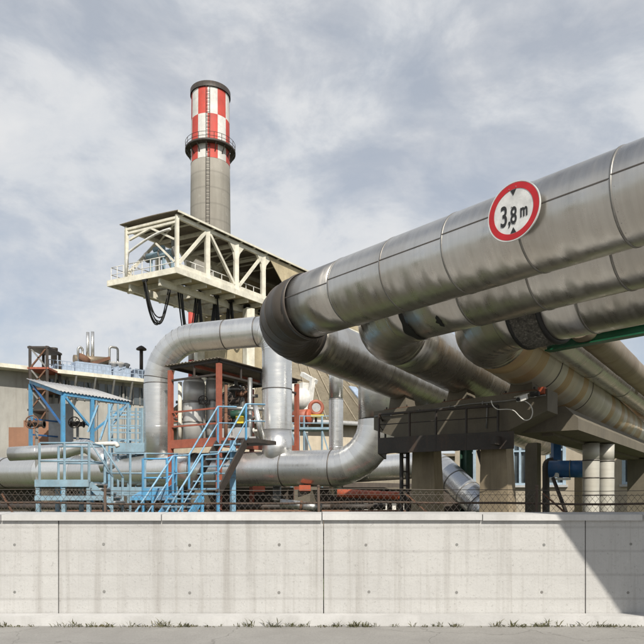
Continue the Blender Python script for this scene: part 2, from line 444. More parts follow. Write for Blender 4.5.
# ------------------------------------------------------------------ three big pipes
aD = V((-572, 640, 0)).normalized(); bD = V((445, 640, 0)).normalized(); nD = V((.7456, .6664, 0)).normalized()
ZC, PR = 4.5, .47
def L_pipe(D, Cxy, R_, blen, near_t, zc, drop):
    C = V((Cxy[0], Cxy[1], zc))
    S_ = nD*D; S_.z = zc
    t = (C-S_).dot(aD); S_ = S_+aD*t                # start of bend
    th = aD.angle(bD); corner = S_+aD*(R_*math.tan(th/2))
    near = nD*D+aD*near_t; near.z = zc
    return [near, corner, corner+(bD-Z*drop)*blen], t
BP = {}
def big_pipe(key, label, D, Cxy, R_, blen, near_t, zc, drop, r, mats, seam, bseg, elbow_extra, nband, gores):
    pts, t = L_pipe(D, Cxy, R_, blen, near_t, zc, drop)
    segs = path(pts, [R_], .985, gores)
    root = thing('lagged_pipe', label, 'pipe', nD*D+aD*2+Z*zc, 'three big bent overhead pipes')
    A = [q for q in segs if q[4] == 0]; E = [q for q in segs if q[4] == 1]; B = [q for q in segs if q[4] == 2]
    m = lag(A, r, 64, seam=seam, rnd=rnd); m.build('pipe_run', mats[0], root); seam_mesh(m).build('lap_seam', 'seam', root)
    lag(E, r+elbow_extra, 64, rnd=rnd, step=.008).build('elbow_jacket' if key == 1 else 'elbow', mats[1], root)
    Bs = path([B[0][0], B[-1][2]], [], bseg)
    m = lag(Bs, r, 64, rnd=rnd, seam=200 if key == 3 else None, step=.010 if key == 3 else .006); m.build('pipe_run', mats[2], root)
    if key == 3: seam_mesh(m).build('lap_seam', 'seam', root)
    for m in rings(A, range(len(A)-nband, len(A)), r+.005, .022, .006, 64): m.build('joint_band', 'band', root)
    BP[key] = dict(root=root, t=t, D=D, r=r, zc=zc, Bs=Bs, E=E)
    return root
rnd = random.Random(3)
root = big_pipe(1, 'nearest overhead silver lagged pipe with a dark jacketed elbow, carrying the height limit sign', 6.4, (.754, 10.71), 1.3, 16, -9., 4.5, .06, .47, ('clad_near', 'bitumen', 'clad_near'), 172, .36, .018, 6, 8)
for m in rings(BP[1]['E'], [0], .47+.02, .07, .012, 64): m.build('joint_band', 'seam', root)
for m in rings(BP[1]['E'], (2, 3, 5, 6), .47+.026, .03, .004, 64): m.build('jacket_rib', 'bitumen', root)
mb = MB()
for p_, t_, q_, t2_, z_, a_ in path([nD*6.4+aD*(-9.)+Z*4.5, nD*6.4+aD*BP[1]['t']+Z*4.5], [], .985)[-9:]:
    sd_ = t_.cross(Z).normalized()
    for k in range(26):
        an = 2*math.pi*(k+.5)/26; d_ = sd_*math.cos(an)+Z*math.sin(an)
        mb.ringloft([(p_-t_*.035+d_*.470, d_, .007), (p_-t_*.035+d_*.4765, d_, .004)], 6, uvs=False)
mb.build('rivets', 'band', root)
root = big_pipe(2, 'middle of the three big bent overhead pipes, its lagging torn open at the elbow', 7.37, (2.395, 10.31), 1.3, 18, -8., 4.42, .06, .505, ('clad_near', 'clad_near', 'clad_near'), 168, .8, .012, 4, 9)
def crescent(p, t, r, a0, a1, wid, up=Z):
    m = MB(); side = t.cross(Z).normalized(); n = 26; rows = []
    for i in range(n+1):
        f = i/n; a = R(a0+(a1-a0)*f); d = side*math.cos(a)+Z*math.sin(a)
        wv = wid*(math.sin(math.pi*f)**.8)*(1+.25*math.sin(f*17))+.002
        rows.append(m.add([p+d*(r)-t*wv*.3, p+d*(r+.004), p+d*r+t*wv*.7]))
    for i in range(n):
        for k in (0, 1): m.face([rows[i]+k, rows[i]+k+1, rows[i+1]+k+1, rows[i+1]+k], None, True)
    return m
pj = nD*7.37+aD*(BP[2]['t']-.05); pj.z = 4.42
crescent(pj, aD, .505+.017, 196, 292, .13).build('torn_joint', 'black', root)
crescent(pj-aD*.55, aD, .505+.012, 225, 250, .08).build('torn_hole', 'black', root)
root = big_pipe(3, 'rightmost big bent pipe with tan and cream repaired sheets, partly wrapped in netting', 8.5, (3.863, 10.159), 1.15, 26, -7., 4.35, .05, .555, ('clad_near', 'clad_near', 'clad_tan'), 165, .43, .012, 1, 9)
for m in rings(BP[3]['Bs'], [0, 5, 11], .555+.008, .03, .010, 64): m.build('joint_band', 'seam', root)
t3 = BP[3]['t']
# netting sleeve
mb = MB(); nn = 96; u, wv = perp(aD); prev = None; rr = random.Random(5)
sts = []
ka = 12
for k in range(ka+1):
    p = nD*8.5+aD*(t3-.02-.42*k/ka); p.z = 4.35
    base = mb.add([p+(u*math.cos(2*math.pi*i/nn)+wv*math.sin(2*math.pi*i/nn))*(.555+.035+rr.uniform(-.014, .016)*(1 if 0 < k < ka else .3))+aD*rr.uniform(-.012, .012) for i in range(nn)])
    if prev is not None:
        for i in range(nn):
            j = (i+1) % nn; mb.face([prev+i, prev+j, base+j, base+i], None, True)
    prev = base
root = thing('netting_wrap', 'ragged grey wool and netting sleeve wrapped round the rightmost bent pipe', 'netting', nD*8.5+aD*t3+Z*4.35)
mb.build('wool_sleeve', 'wool', root)
for tt in (t3+.0, t3-.46):
    p = nD*8.5+aD*tt; p.z = 4.35; mb = MB()
    mb.ringloft([(p-aD*.03, aD, .565), (p-aD*.02, aD, .613), (p+aD*.02, aD, .613), (p+aD*.03, aD, .565)], 64, cap=False); mb.build('edge_strip', 'black', root)

# height limit sign
sc_ = nD*5.86+aD*3.60; sc_.z = 4.52
sx, sn = -aD, -nD
sgn = thing('height_limit_sign', 'round red and white 3,8 m height limit sign fixed to the nearest pipe', 'road sign', sc_)
def annulus(m, c, ax, r0, r1, th, n=72):
    u, w = perp(ax); ax = ax.normalized(); rows = []
    for i in range(n):
        a = 2*math.pi*i/n; d = u*math.cos(a)+w*math.sin(a)
        rows.append(m.add([c+d*r0, c+d*r1, c+d*r1+ax*th, c+d*r0+ax*th]))
    for i in range(n):
        p_, q_ = rows[i], rows[(i+1) % n]
        for k in range(4):
            k2 = (k+1) % 4; m.face([p_+k, q_+k, q_+k2, p_+k2])
    return m
mb = MB(); annulus(mb, sc_-sn*.014, sn, .294, .302, .018); mb.ringloft([(sc_-sn*.011, sn, .297), (sc_, sn, .297)], 64, uvs=False)
mb.sm = [False]*len(mb.sm); mb.build('plate', 'sign_white', sgn)
annulus(MB(), sc_+sn*.0015, sn, .228, .289, .002).build('red_border', 'sign_red', sgn)
def sp_(x, y, o=.003): return sc_+sx*x+Z*y+sn*o
for yy, hh in ((.222, -.06), (-.222, .06)):
    mb = MB(); mb.prism([sp_(-.034, yy, .0015), sp_(.034, yy, .0015), sp_(0, yy+hh, .0015)], sn*.002); mb.build('arrow', 'black', sgn)
def lettering(txt, x, y, size, wscale, name='lettering'):
    cu = bpy.data.curves.new('letter_curve', 'FONT'); cu.body = txt; cu.size = size; cu.align_x = 'CENTER'; cu.extrude = .001; cu.offset = .0045
    to = bpy.data.objects.new('letter_source', cu); COL.objects.link(to)
    dg = bpy.context.evaluated_depsgraph_get(); dg.update()
    me = bpy.data.meshes.new_from_object(to.evaluated_get(dg)); bpy.data.objects.remove(to)
    m = MB()
    m.v = [sp_(x+p.co.x*wscale, y+p.co.y, .004+p.co.z) for p in me.vertices]
    for po in me.polygons: m.face(list(po.vertices))
    bpy.data.meshes.remove(me)
    return m.build(name, 'black', sgn)
lettering('3', -.108, -.125, .30, .62)
lettering(',', -.045, -.125, .24, .62)
lettering('8', .005, -.125, .245, .62)
lettering('m', .122, -.085, .19, .60)
for x, y in ((-.02, .05), (.02, -.13), (-.05, .24), (.03, .245)):
    mb = MB(); mb.ringloft([(sp_(x, y, .002), sn, .007), (sp_(x, y, .006), sn, .005)], 10); mb.build('rivet', 'band', sgn)
mb = MB()
for dz in (-.12, .12):
    mb.bar(sp_(-.2, dz, -.022), sp_(.2, dz, -.022), .03, .02)
    for x in (-.12, .12): mb.bar(sp_(x, dz, -.03), sp_(x, dz, -.11), .02)
mb.build('bracket', 'grey_steel', sgn)

# ------------------------------------------------------------------ concrete trestle below the pipes
CE = V((4.22, 11.84, 0))
def Q(s, z, o=0): return CE + aD*s + bD*o + Z*z
CT = 3.52
tr = thing('concrete_trestle', 'stained concrete pier with two columns and a tapered cap carrying the three pipes', 'pier', Q(2.2, 0))
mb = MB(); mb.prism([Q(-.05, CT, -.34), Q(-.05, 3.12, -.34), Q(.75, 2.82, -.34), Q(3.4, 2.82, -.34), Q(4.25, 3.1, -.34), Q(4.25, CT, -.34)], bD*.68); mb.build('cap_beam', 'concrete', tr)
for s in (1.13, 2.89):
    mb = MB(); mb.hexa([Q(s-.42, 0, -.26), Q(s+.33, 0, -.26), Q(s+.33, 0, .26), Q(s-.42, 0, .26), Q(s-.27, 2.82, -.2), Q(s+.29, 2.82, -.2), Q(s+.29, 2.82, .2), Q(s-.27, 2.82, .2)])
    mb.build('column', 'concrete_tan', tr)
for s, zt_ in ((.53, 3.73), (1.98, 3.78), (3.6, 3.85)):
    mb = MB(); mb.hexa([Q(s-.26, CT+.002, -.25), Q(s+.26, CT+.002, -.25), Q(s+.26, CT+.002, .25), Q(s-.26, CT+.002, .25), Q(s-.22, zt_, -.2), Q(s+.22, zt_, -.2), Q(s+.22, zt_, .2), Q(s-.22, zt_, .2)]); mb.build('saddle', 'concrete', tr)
for s in (.53, 1.98, 3.6):
    MB().box(Q(s, CT+.012, 0), (.7, .62, .02), aD, bD).build('bearing_plate', 'rust', tr)
    for q in (-.3, .3): MB().tube(Q(s+q, CT+.022, -.27), Q(s+q, CT+.07, -.27), .018, 6).build('anchor_bolt', 'dark_steel', tr)
mb = MB(); mb.wire([Q(-.02, 3.4, -.37), Q(.8, 3.38, -.37), Q(1.6, 3.41, -.37), Q(2.6, 3.39, -.37), Q(4.2, 3.4, -.37)], .016, 6); mb.wire([Q(1.2, 3.38, -.37), Q(1.22, 2.9, -.37)], .016, 6); mb.build('conduit', 'grey_steel', tr)
for s in (.5, 1.3, 2.1, 2.9, 3.7): MB().box(Q(s, 3.4, -.365), (.03, .05, .06), aD, bD).build('conduit_clip', 'grey_steel', tr)
# dark service walkway hung on the pier
wk = thing('service_walkway', 'dark steel walkway with railing wrapped round the concrete pier below the pipes', 'walkway', Q(2.4, 2.4))
zf0, zf1, zr = 2.47, 2.80, 3.30
fp = [P(500, 495, 11.9), P(498, 495, 12.15), P(436, 495, 12.75), P(379, 495, 13.5), P(376, 495, 15.4)]
fp = [V((p.x, p.y, 0)) for p in fp]; fp[0] = Q(.62, 0, -.36); fp[-1] = Q(4.45, 0, .5)
mb = MB(); mb.prism([p+Z*(zf0+.12) for p in fp]+[Q(4.4, zf0+.12, .4), Q(.62, zf0+.12, -.36)][:1], Z*.05); mb.build('deck', 'dark_steel', wk)
for a_, b_ in zip(fp, fp[1:]): MB().bar(a_+Z*(zf0+zf1)/2, b_+Z*(zf0+zf1)/2, .04, zf1-zf0).build('fascia', 'dark_steel', wk)
mb = MB()
for h_ in (zr, zr-.01): mb.wire([p+Z*h_ for p in fp[1:]], .022, 6)
mb.build('handrail', 'dark_steel', wk)
mb = MB(); mb.wire([p+Z*(zr-.22) for p in fp[1:]], .012, 6); mb.build('midrail', 'dark_steel', wk)
for a_, b_, f in ((1, 2, 0.), (1, 2, .5), (1, 2, 1.), (2, 3, .45), (2, 3, 1.), (3, 4, 1.)):
    p = fp[a_].lerp(fp[b_], f); MB().bar(p+Z*zf0, p+Z*zr, .035).build('post', 'dark_steel', wk)
for s in (.9, 2.2, 3.6): MB().bar(Q(s, 2.62, -.8), Q(s, 2.62, .2), .1, .16).build('bracket', 'dark_steel', wk)
# ladder
ld = thing('ladder', 'dark steel ladder rising to the walkway beside the left pier column', 'ladder', P(404, 495, 13.6)*V((1, 1, 0)) if False else V((P(404, 0, 13.6).x, 13.6, 0)))
lx = (P(401.5, 495, 13.6), P(407.8, 495, 13.7))
for p in lx: MB().bar((p.x, p.y, 0), (p.x, p.y, 2.6), .06).build('stile', 'dark_steel', ld)
for k in range(9):
    z = .3+.3*k; MB().bar((lx[0].x, lx[0].y, z), (lx[1].x, lx[1].y, z), .03).build('rung', 'dark_steel', ld)

# security camera on the pier's right end
c0 = P(522, 398, 11.35)
cam = thing('security_camera', 'white security camera with a looping white cable on the end of the pier cap', 'camera', c0)
mb = MB(); d = V((-.72, -.62, -.28)).normalized(); mb.bar(c0-d*.12, c0+d*.12, .085, .085); mb.bar(c0-d*.14+Z*.052, c0+d*.17+Z*.052, .115, .012); mb.build('housing', 'white', cam)
mb = MB(); mb.tube(c0+d*.12, c0+d*.14, .034, 14); mb.build('lens', 'black', cam)
mb = MB(); mb.bar(c0-d*.05-Z*.05, c0+V((.1, .3, .0)), .035); mb.build('bracket', 'white', cam)
pts = [P(x, y, 11.3) for x, y in ((525, 401), (531, 405), (533, 412), (531, 419), (525, 421), (519, 416), (514, 410), (506, 409), (497, 410), (492, 405), (491, 399))]
cp = []
for i in range(len(pts)-1):
    for k in range(4): cp.append(pts[i].lerp(pts[i+1], k/4))
for _ in range(3): cp = [cp[0]]+[(cp[i-1]+cp[i]*2+cp[i+1])/4 for i in range(1, len(cp)-1)]+[cp[-1]]
MB().wire(cp, .009, 6).build('cable', 'white', cam)
jb = thing('junction_box', 'small orange and black junction box on top of the pier cap beside the camera', 'box', P(538, 393, 11.5))
mb = MB(); mb.box(P(542, 391, 11.6), (.13, .13, .13), aD, bD); mb.build('box_body', 'orange', jb)
mb = MB(); mb.box(P(535, 394, 11.5), (.17, .09, .08), aD, bD); mb.build('gland', 'black', jb)

# concrete girder leading right under the pipes
gd = thing('concrete_girder', 'long dark concrete pipe bridge girder running right from the pier under the rightmost pipe', 'girder', V((7, 17, 3)))
mb = MB(); g0 = V((4.1, 12.6, 0)); sd = V((bD.y, -bD.x, 0))
def GQ(t, o, z): return g0 + bD*t + sd*o + Z*z
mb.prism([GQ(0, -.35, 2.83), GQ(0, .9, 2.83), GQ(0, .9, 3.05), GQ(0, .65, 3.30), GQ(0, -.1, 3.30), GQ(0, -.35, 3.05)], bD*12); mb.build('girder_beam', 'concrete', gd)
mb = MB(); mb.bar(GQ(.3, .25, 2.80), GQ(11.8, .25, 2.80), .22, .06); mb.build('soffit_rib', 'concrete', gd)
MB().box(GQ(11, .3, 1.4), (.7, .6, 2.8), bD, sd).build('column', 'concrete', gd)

# other pipes behind, right
def simple_pipe(name, label, mat, pts, r, bends=(), seglen=1., gores=6, n=32, cat='pipe', group=None, bands=None, seam=None, bandmat='band'):
    segs = path(pts, list(bends), seglen, gores)
    mid = segs[len(segs)//2][0]
    root = thing(name, label, cat, (mid.x, mid.y, min(s[0].z for s in segs)-r), group)
    lag(segs, r, n, rnd=rnd, seam=seam).build('pipe_body', mat, root)
    for m in rings(segs, bands or [], r+.004, .026 if r > .12 else .05, .009, n): m.build('joint_band', bandmat, root)
    return root, segs
p = P(592, 364, 13.6)
simple_pipe('lagged_pipe', 'smooth pale silver pipe glimpsed under the green beam at the right edge', 'clad_silver', [p-bD*5, p+bD*16], .30, seglen=1.6, bands=[3, 5])
p = P(575, 366, 15.0)
simple_pipe('lagged_pipe', 'brown stained pipe squeezed between the silver pipe and the tan sheeted pipe', 'clad_brown', [p-bD*5, p+bD*15], .27, seglen=1.2)
p = P(611, 352, 12.0)
simple_pipe('lagged_pipe', 'brown stained pipe highest at the right edge, just under the green beam', 'clad_brown', [p-bD*2.5, p+bD*15], .24, seglen=1.3)
g = nD*10.0; g.z = 4.09
mb = MB(); mb.ibeam(g+aD*5.5, g-aD*4, .18, .165); tag(mb.build('steel_beam', 'green'), 'bright green steel beam crossing behind the rightmost bent pipe', 'beam')
mb = MB(); p = P(612, 387, 17); mb.box(p, (1.6, .4, .34), -aD, bD); tag(mb.build('duct_box', 'deep_blue'), 'deep blue duct end below the silver pipe at the right edge', 'duct')
# vertical lagged pair at the right edge
for i, (px, lab) in enumerate(((591, 'left one of the pale upright banded pipes below the girder at right'), (606, 'right one of the pale upright banded pipes below the girder at right'))):
    b0 = P(px, 495, 14.9+.3*i)
    simple_pipe('upright_pipe', lab, 'clad_pale', [V((b0.x, b0.y, 0)), V((b0.x, b0.y, 2.80))], .18, seglen=.42, bands=[1, 2, 3, 4, 5, 6], n=24, group='upright banded pipes', bandmat='seam')

# ------------------------------------------------------------------ silver pipe loop on the left
PL_, PR_ = V((P(158, 0, 21.).x, 21., 0)), V((P(277, 0, 19.6).x, 19.6, 0))
LD = (PR_-PL_).normalized()
zt = P(230, 335, 20.2).z; zb = 2.40
def LP(x, z):     # point above the loop's ground line at photo-independent distance x (m) from the left leg
    p = PL_+LD*x; return V((p.x, p.y, z))
LL = (PR_-PL_).length
rt, segs = simple_pipe('pipe_loop', 'tall bright silver inverted U pipe loop rising round the red framed shelter', 'clad_silver',
    [LP(0, zb), LP(0, zt), LP(LL, zt), LP(LL, zb)], .455, [1.42, .62], 1.45, 11, 48, bands=[2, 3, 14, 15, 27, 29], bandmat='seam')
xe = LL+3.15
rt, segs = simple_pipe('main_pipe', 'long fat silver pipe running low along the plant and curving up behind the walkway', 'clad_silver',
    [LP(-14, zb), LP(xe, zb), LP(xe, 5.7)], .545, [1.35], 1.5, 10, 48, bands=[3, 5, 8, 10, 12, 13], bandmat='seam')
for x in (-4.4, -1.4, 1.6, 5.2):
    MB().box(LP(x, .88), (.5, .7, 1.76), LD).build('plinth', 'concrete', rt)
# pipe behind with slanted shiny end
pA = P(352, 470, 22.5); pB = P(437, 464, 21.5); pC = P(468, 494, 20.2)
rt, segs = simple_pipe('lagged_pipe', 'shiny gored pipe bending down to the right between the pier columns', 'clad_silver', [pA, pB, pC, pC+(pC-pB).normalized()*1.2], .44, [.8, .2], .6, 6, 36, bands=[3, 9, 11, 12])
# slim upright pipe
b0 = P(336, 447, 22)
simple_pipe('upright_pipe', 'slim silver upright pipe behind the fat low pipe, in front of the beige roof', 'clad_silver', [V((b0.x, b0.y, 1.6)), V((b0.x, b0.y, P(0, 352, 22).z))], .24, seglen=1.9, n=28, bands=[2])
# small silver pipe at far left
simple_pipe('lagged_pipe', 'bright silver pipe above the blue grey platform, dropping at its right end', 'clad_silver',
    [P(10, 454, 18.4), P(66, 451, 18.4), P(86, 445, 18.4), P(103, 458, 18.2), P(108, 470, 18.2)], .20, [.3, .35, .2], .8, 5, 28, bands=[2, 3])
simple_pipe('small_pipe', 'thin white pipe stub pointing right above the blue grey steps', 'white', [P(88, 444.5, 18.9), P(116, 443.5, 18.9), P(118, 447, 18.9)], .06, [.06], 1., 4, 14)
# dark pipes low down
simple_pipe('lagged_pipe', 'dull dark pipe lying low behind the fence at left', 'clad_dull', [V((-9, 16.2, 1.02)), V((.2, 16.2, 1.02))], .16, seglen=1.5, n=20)
simple_pipe('lagged_pipe', 'rust brown pipe lying low beside the dull dark pipe', 'clad_brown', [V((-8, 15.4, .85)), V((1.5, 15.4, .85))], .13, seglen=1.7, n=18)
simple_pipe('lagged_pipe', 'orange red pipe lying low under the fat silver pipe elbow', 'orange', [P(337, 493, 17.6), P(402, 496, 17.6)], .11, seglen=.6, n=18)
simple_pipe('lagged_pipe', 'grey pipe with a rusty flange ending low left of the orange red pipe', 'clad_dull', [P(280, 503, 13.5), P(322, 508, 13.5)], .09, seglen=.5, n=18, bands=[1], bandmat='rust')
# drain valve below main pipe
dv = thing('drain_valve', 'dark drain valve hanging under the fat low silver pipe', 'valve', P(277, 503, 19.6))
p = P(277, 488, 19.9)
MB().lathe(p-Z*.5, [(.10, 0), (.10, .1), (.2, .12), (.2, .22), (.12, .26), (.13, .55)], 16).build('valve_body', 'grey_steel', dv)
MB().tube(p-Z*.3+V((-.28, -.1, 0)), p-Z*.3+V((.28, -.1, 0)), .05, 10).build('stem', 'dark_steel', dv)
for px, py, lab in ((259, 489, 'small orange red box under the fat pipe, left of the drain valve'), (305, 488, 'orange red box hanging under the fat pipe, right of the drain valve')):
    b = thing('valve_box', lab, 'box', P(px, py+4, 18.9), 'orange boxes under the pipe')
    MB().box(P(px, py, 18.9), (.34, .2, .17)).build('box_body', 'orange', b); MB().box(P(px, py+3.4, 18.9), (.22, .12, .06)).build('bracket', 'dark_steel', b)
# white marker posts
proto = None
for k, px in enumerate((344, 357, 366, 375.5, 385, 394, 402)):
    b = P(px, 503+k*.2, 22.)
    if proto is None:
        proto = thing('marker_post', '', 'post', (b.x, b.y, 0), 'white marker posts behind the fence')
        MB().box((b.x, b.y, .62), (.13, .1, 1.24)).build('post_body', 'white', proto); MB().box((b.x, b.y, 1.28), (.15, .12, .06)).build('cap', 'grey_steel', proto)
        o = proto; p0 = b
    else: o = copy_tree(proto, None, (b.x-p0.x, 0, 0))
    o['label'] = 'short white marker post standing in the row behind the fence under the orange red pipe'

# ------------------------------------------------------------------ red framed shelter
sA = V((-.84, .54, 0)).normalized(); sB = V((sA.y, -sA.x, 0))
N_ = P(219, 360, 18.9); dLft = sA*2.0; dRgt = sB*4.0+Z*(-.03)
FZ = P(0, 442, 19.).z     # floor level
sh = thing('red_frame_shelter', 'red oxide steel shelter with a brown corrugated roof between the legs of the silver loop', 'shelter', (N_.x, N_.y, 0))
corners = {'n': N_, 'l': N_+dLft, 'r': N_+dRgt, 'f': N_+dLft+dRgt}
for k, p in corners.items():
    MB().box((p.x, p.y, (p.z-.1)/2), (.13, .13, p.z-.1), sA, sB).build('post', 'red_oxide', sh)
mb = MB(); o = N_-sA*.14-sB*.14+Z*.05; mb.sheet(o, sA*2.3, sB*4.3-Z*.03, 0, .018, .14); mb.build('roof', 'roof_brown', sh)
def beam2(a, b, mat='red_oxide', w=.09, h=.12, nm='beam'): return MB().bar(a, b, w, h).build(nm, mat, sh)
for a, b in (('n', 'l'), ('n', 'r'), ('l', 'f'), ('r', 'f')): beam2(corners[a]-Z*.02, corners[b]-Z*.02, 'dark_steel', .06, .08)
dn = Z*.42
for a, b in (('n', 'l'), ('n', 'r')):
    A_, B_ = corners[a]-dn, corners[b]-dn
    beam2(A_, B_, 'dark_steel', .06, .06, 'chord')
    k = 4 if b == 'r' else 2
    for i in range(1, k): beam2(A_.lerp(B_, i/k), corners[a].lerp(corners[b], i/k), 'dark_steel', .05, .05, 'truss_web')
beam2(corners['n'].lerp(corners['l'], .5)-Z*.06, corners['r'].lerp(corners['f'], .5)-Z*.06, 'red_oxide', .07, .09, 'purlin')
lf = lambda k, z: V((corners[k].x, corners[k].y, z))
beam2(lf('n', FZ), lf('l', FZ), 'red_oxide', .12, .26, 'floor_edge'); beam2(lf('n', FZ), lf('r', FZ), 'red_oxide', .12, .26, 'floor_edge')
for dz in (.55, 1.0): beam2(lf('n', FZ+dz), lf('l', FZ+dz), 'red_oxide', .05, .05, 'railing')
mb = MB(); mb.box((lf('n', FZ)+lf('f', FZ))/2+Z*.10, (2.1, 4.1, .05), sA, sB); mb.build('floor', 'dark_steel', sh)
# vessels inside
def vessel(name, label, px, d, r, ytop, mat='clad_satin', group=None, n=24):
    b = P(px, 0, d); z1 = P(0, ytop, d).z
    rt = thing(name, label, 'vessel', (b.x, b.y, FZ+.13), group)
    segs = path([V((b.x, b.y, FZ+.14)), V((b.x, b.y, z1-r*.6))], [], .75)
    lag(segs, r, n, rnd=rnd).build('shell', mat, rt)
    MB().lathe((b.x, b.y, z1-r*.6), [(r*.99, 0), (r*.9, r*.3), (r*.6, r*.55), (r*.2, r*.66), (.02, r*.68)], n).build('dome', mat, rt)
    for m in rings(segs, [1, 2], r+.003, .05, .012, n): m.build('joint_band', 'band', rt)
    MB().tube((b.x, b.y, z1-.05), (b.x, b.y, z1+.28), .06, 12).build('nozzle', 'grey_steel', rt)
    return rt
vessel('pressure_vessel', 'fat silver domed vessel behind the left post of the red shelter', 194, 20.9, .35, 377)
vessel('pressure_vessel', 'slimmer silver domed vessel just left of the front red post', 212, 21.0, .2, 377)
vessel('pressure_vessel', 'grey vessel under the right part of the brown shelter roof', 236, 21.6, .3, 386, 'clad_dull')
vessel('pressure_vessel', 'thin silver vessel just right of the front red post', 226, 20.6, .15, 392, 'clad_dull')
def valve(label, c, r, wheelmat='red_oxide', body='grey_steel', stem=V((0, -1, .1)), group=None, stand=None):
    rt = thing('hand_valve', label, 'valve', c-Z*.2, group); stem = stem.normalized()
    mb = MB(); mb.tube(c+V((-r*1.2, .05, 0)), c+V((r*1.2, .05, 0)), r*.42, 14)
    for s_ in (-1, 1): mb.tube(c+V((s_*r*1.05, .05, 0)), c+V((s_*r*1.2, .05, 0)), r*.65, 16)
    mb.ball(c+V((0, .05, 0)), r*.6, 14); mb.build('valve_body', body, rt)
    MB().tube(c, c+stem*r*1.4, r*.09, 8).build('stem', 'dark_steel', rt)
    MB().bar(V((c.x, c.y+.05, stand if stand is not None else FZ+.13)), c+V((0, .05, 0)), r*.4).build('stand', 'grey_steel', rt)
    u, w_ = perp(stem); cc = c+stem*r*1.4; mb = MB()
    mb.wire([cc+(u*math.cos(k*math.pi/12)+w_*math.sin(k*math.pi/12))*r for k in range(25)], r*.1, 8)
    for k in range(3): mb.tube(cc-(u*math.cos(k*1.047)+w_*math.sin(k*1.047))*r, cc+(u*math.cos(k*1.047)+w_*math.sin(k*1.047))*r, r*.06, 6)
    mb.build('handwheel', wheelmat, rt); return rt
valve('dark valve with handwheel among pipework right of the front red post', P(232, 401, 20.2), .2, 'dark_steel', 'dark_steel', V((-.5, -1, .2)))
valve('dark valve cluster higher up above the yellow actuator', P(242, 394, 20.4), .17, 'dark_steel', 'rust', V((.3, -.6, .8)))
valve('valve with a red handwheel low behind the left red post', P(178, 418, 20.9), .17, 'orange', 'grey_steel')
valve('valve with dark wheel under the blue canopy roof', P(77, 424, 23.5), .2, 'dark_steel', 'dark_steel', stand=0.)
valve('rusty handwheel valve at the far left edge below the canopy', P(36, 424, 22.), .22, 'rust', 'dark_steel', stand=0.)
valve('small rusty valve just left of the yellow actuator', P(227, 421, 20.1), .13, 'rust', 'rust', V((.2, -1, .1)))
valve('small grey valve with red wheel right of the yellow actuator', P(251, 417, 20.3), .13, 'red_oxide', 'grey_steel', V((-.2, -1, .3)))
valve('grey valve with a dark wheel high between the two front vessels', P(204, 402, 20.6), .14, 'dark_steel', 'clad_dull' if False else 'grey_steel', V((0, -1, .2)))
for i_, (x0_, y0_, x1_, y1_, d_, r_, m_, lab_) in enumerate(((224, 397, 258, 396, 20.9, .055, 'grey_steel', 'grey header pipe running level across the back of the red shelter'), (246, 384, 246, 438, 20.5, .05, 'rust', 'brown riser behind the yellow actuator'), (220, 430, 262, 431, 20.6, .045, 'white', 'white pipe running low behind the shelter cabinets'), (176, 402, 214, 404, 21.3, .05, 'grey_steel', 'grey pipe crossing behind the fat silver domed vessel'))):
    rt_ = thing('small_pipe', lab_, 'pipe', P((x0_+x1_)/2, max(y0_, y1_), d_)); a_, b_ = P(x0_, y0_, d_), P(x1_, y1_, d_)
    MB().tube(a_, b_, r_, 12).build('pipe_body', m_, rt_)
    for f_ in (.2, .5, .8): c_ = a_.lerp(b_, f_); t_ = (b_-a_).normalized(); MB().tube(c_-t_*.025, c_+t_*.025, r_*2., 14).build('flange', m_, rt_)
act = thing('valve_actuator', 'yellow actuator box with a dark green motor inside the red shelter', 'actuator', P(240, 428, 20.))
MB().box(P(240, 420, 19.9), (.24, .2, .22)).build('actuator_box', 'yellow', act); MB().tube(P(231, 415, 20.0), P(247, 413, 20.0), .13, 16).build('motor', 'dark_green', act)
for px, w_, y0, mat, lab in ((229, .4, 429, 'roof_grey', 'pale grey cabinet at the foot of the shelter, left of its twin'), (243, .45, 428, 'clad_silver', 'shiny metal cabinet at the foot of the shelter beside the stair head'), (254, .3, 437, 'roof_grey', 'small pale cabinet tucked against the right leg of the silver loop')):
    t_ = thing('cabinet', lab, 'cabinet', V((P(px, 0, 19.4).x, 19.4, FZ+.13)), 'cabinets in the shelter')
    zt_ = P(0, y0, 19.4).z; x = P(px, 0, 19.4).x
    MB().box((x, 19.4, (zt_+FZ+.13)/2), (w_, .35, zt_-FZ-.13)).build('cabinet_body', mat, t_)
    MB().box((x, 19.21, (zt_+FZ+.13)/2), (w_*.86, .02, (zt_-FZ-.13)*.86)).build('door', mat, t_)
    MB().box((x+w_*.3, 19.19, (zt_+FZ+.13)/2), (.02, .02, .1)).build('handle', 'dark_steel', t_)
for i, (px0, py0, px1, py1, d, r, m_) in enumerate(((222, 408, 262, 409, 19.5, .05, 'clad_dull'), (226, 385, 226, 440, 19.1, .045, 'rust'), (250, 378, 250, 440, 19.8, .07, 'clad_dull'), (180, 382, 180, 440, 20.2, .06, 'cream'), (255, 405, 262, 440, 19.0, .08, 'clad_silver'))):
    lab = ('thin horizontal pipe crossing to the right leg of the silver loop', 'thin rusty riser right of the front red post', 'grey riser under the right part of the shelter roof', 'thin cream riser behind the left red post', 'short slanting silver pipe beside the right leg of the silver loop')[i]
    simple_pipe('small_pipe', lab, m_, [P(px0, py0, d), P(px1, py1, d)], r, seglen=.8, n=14)

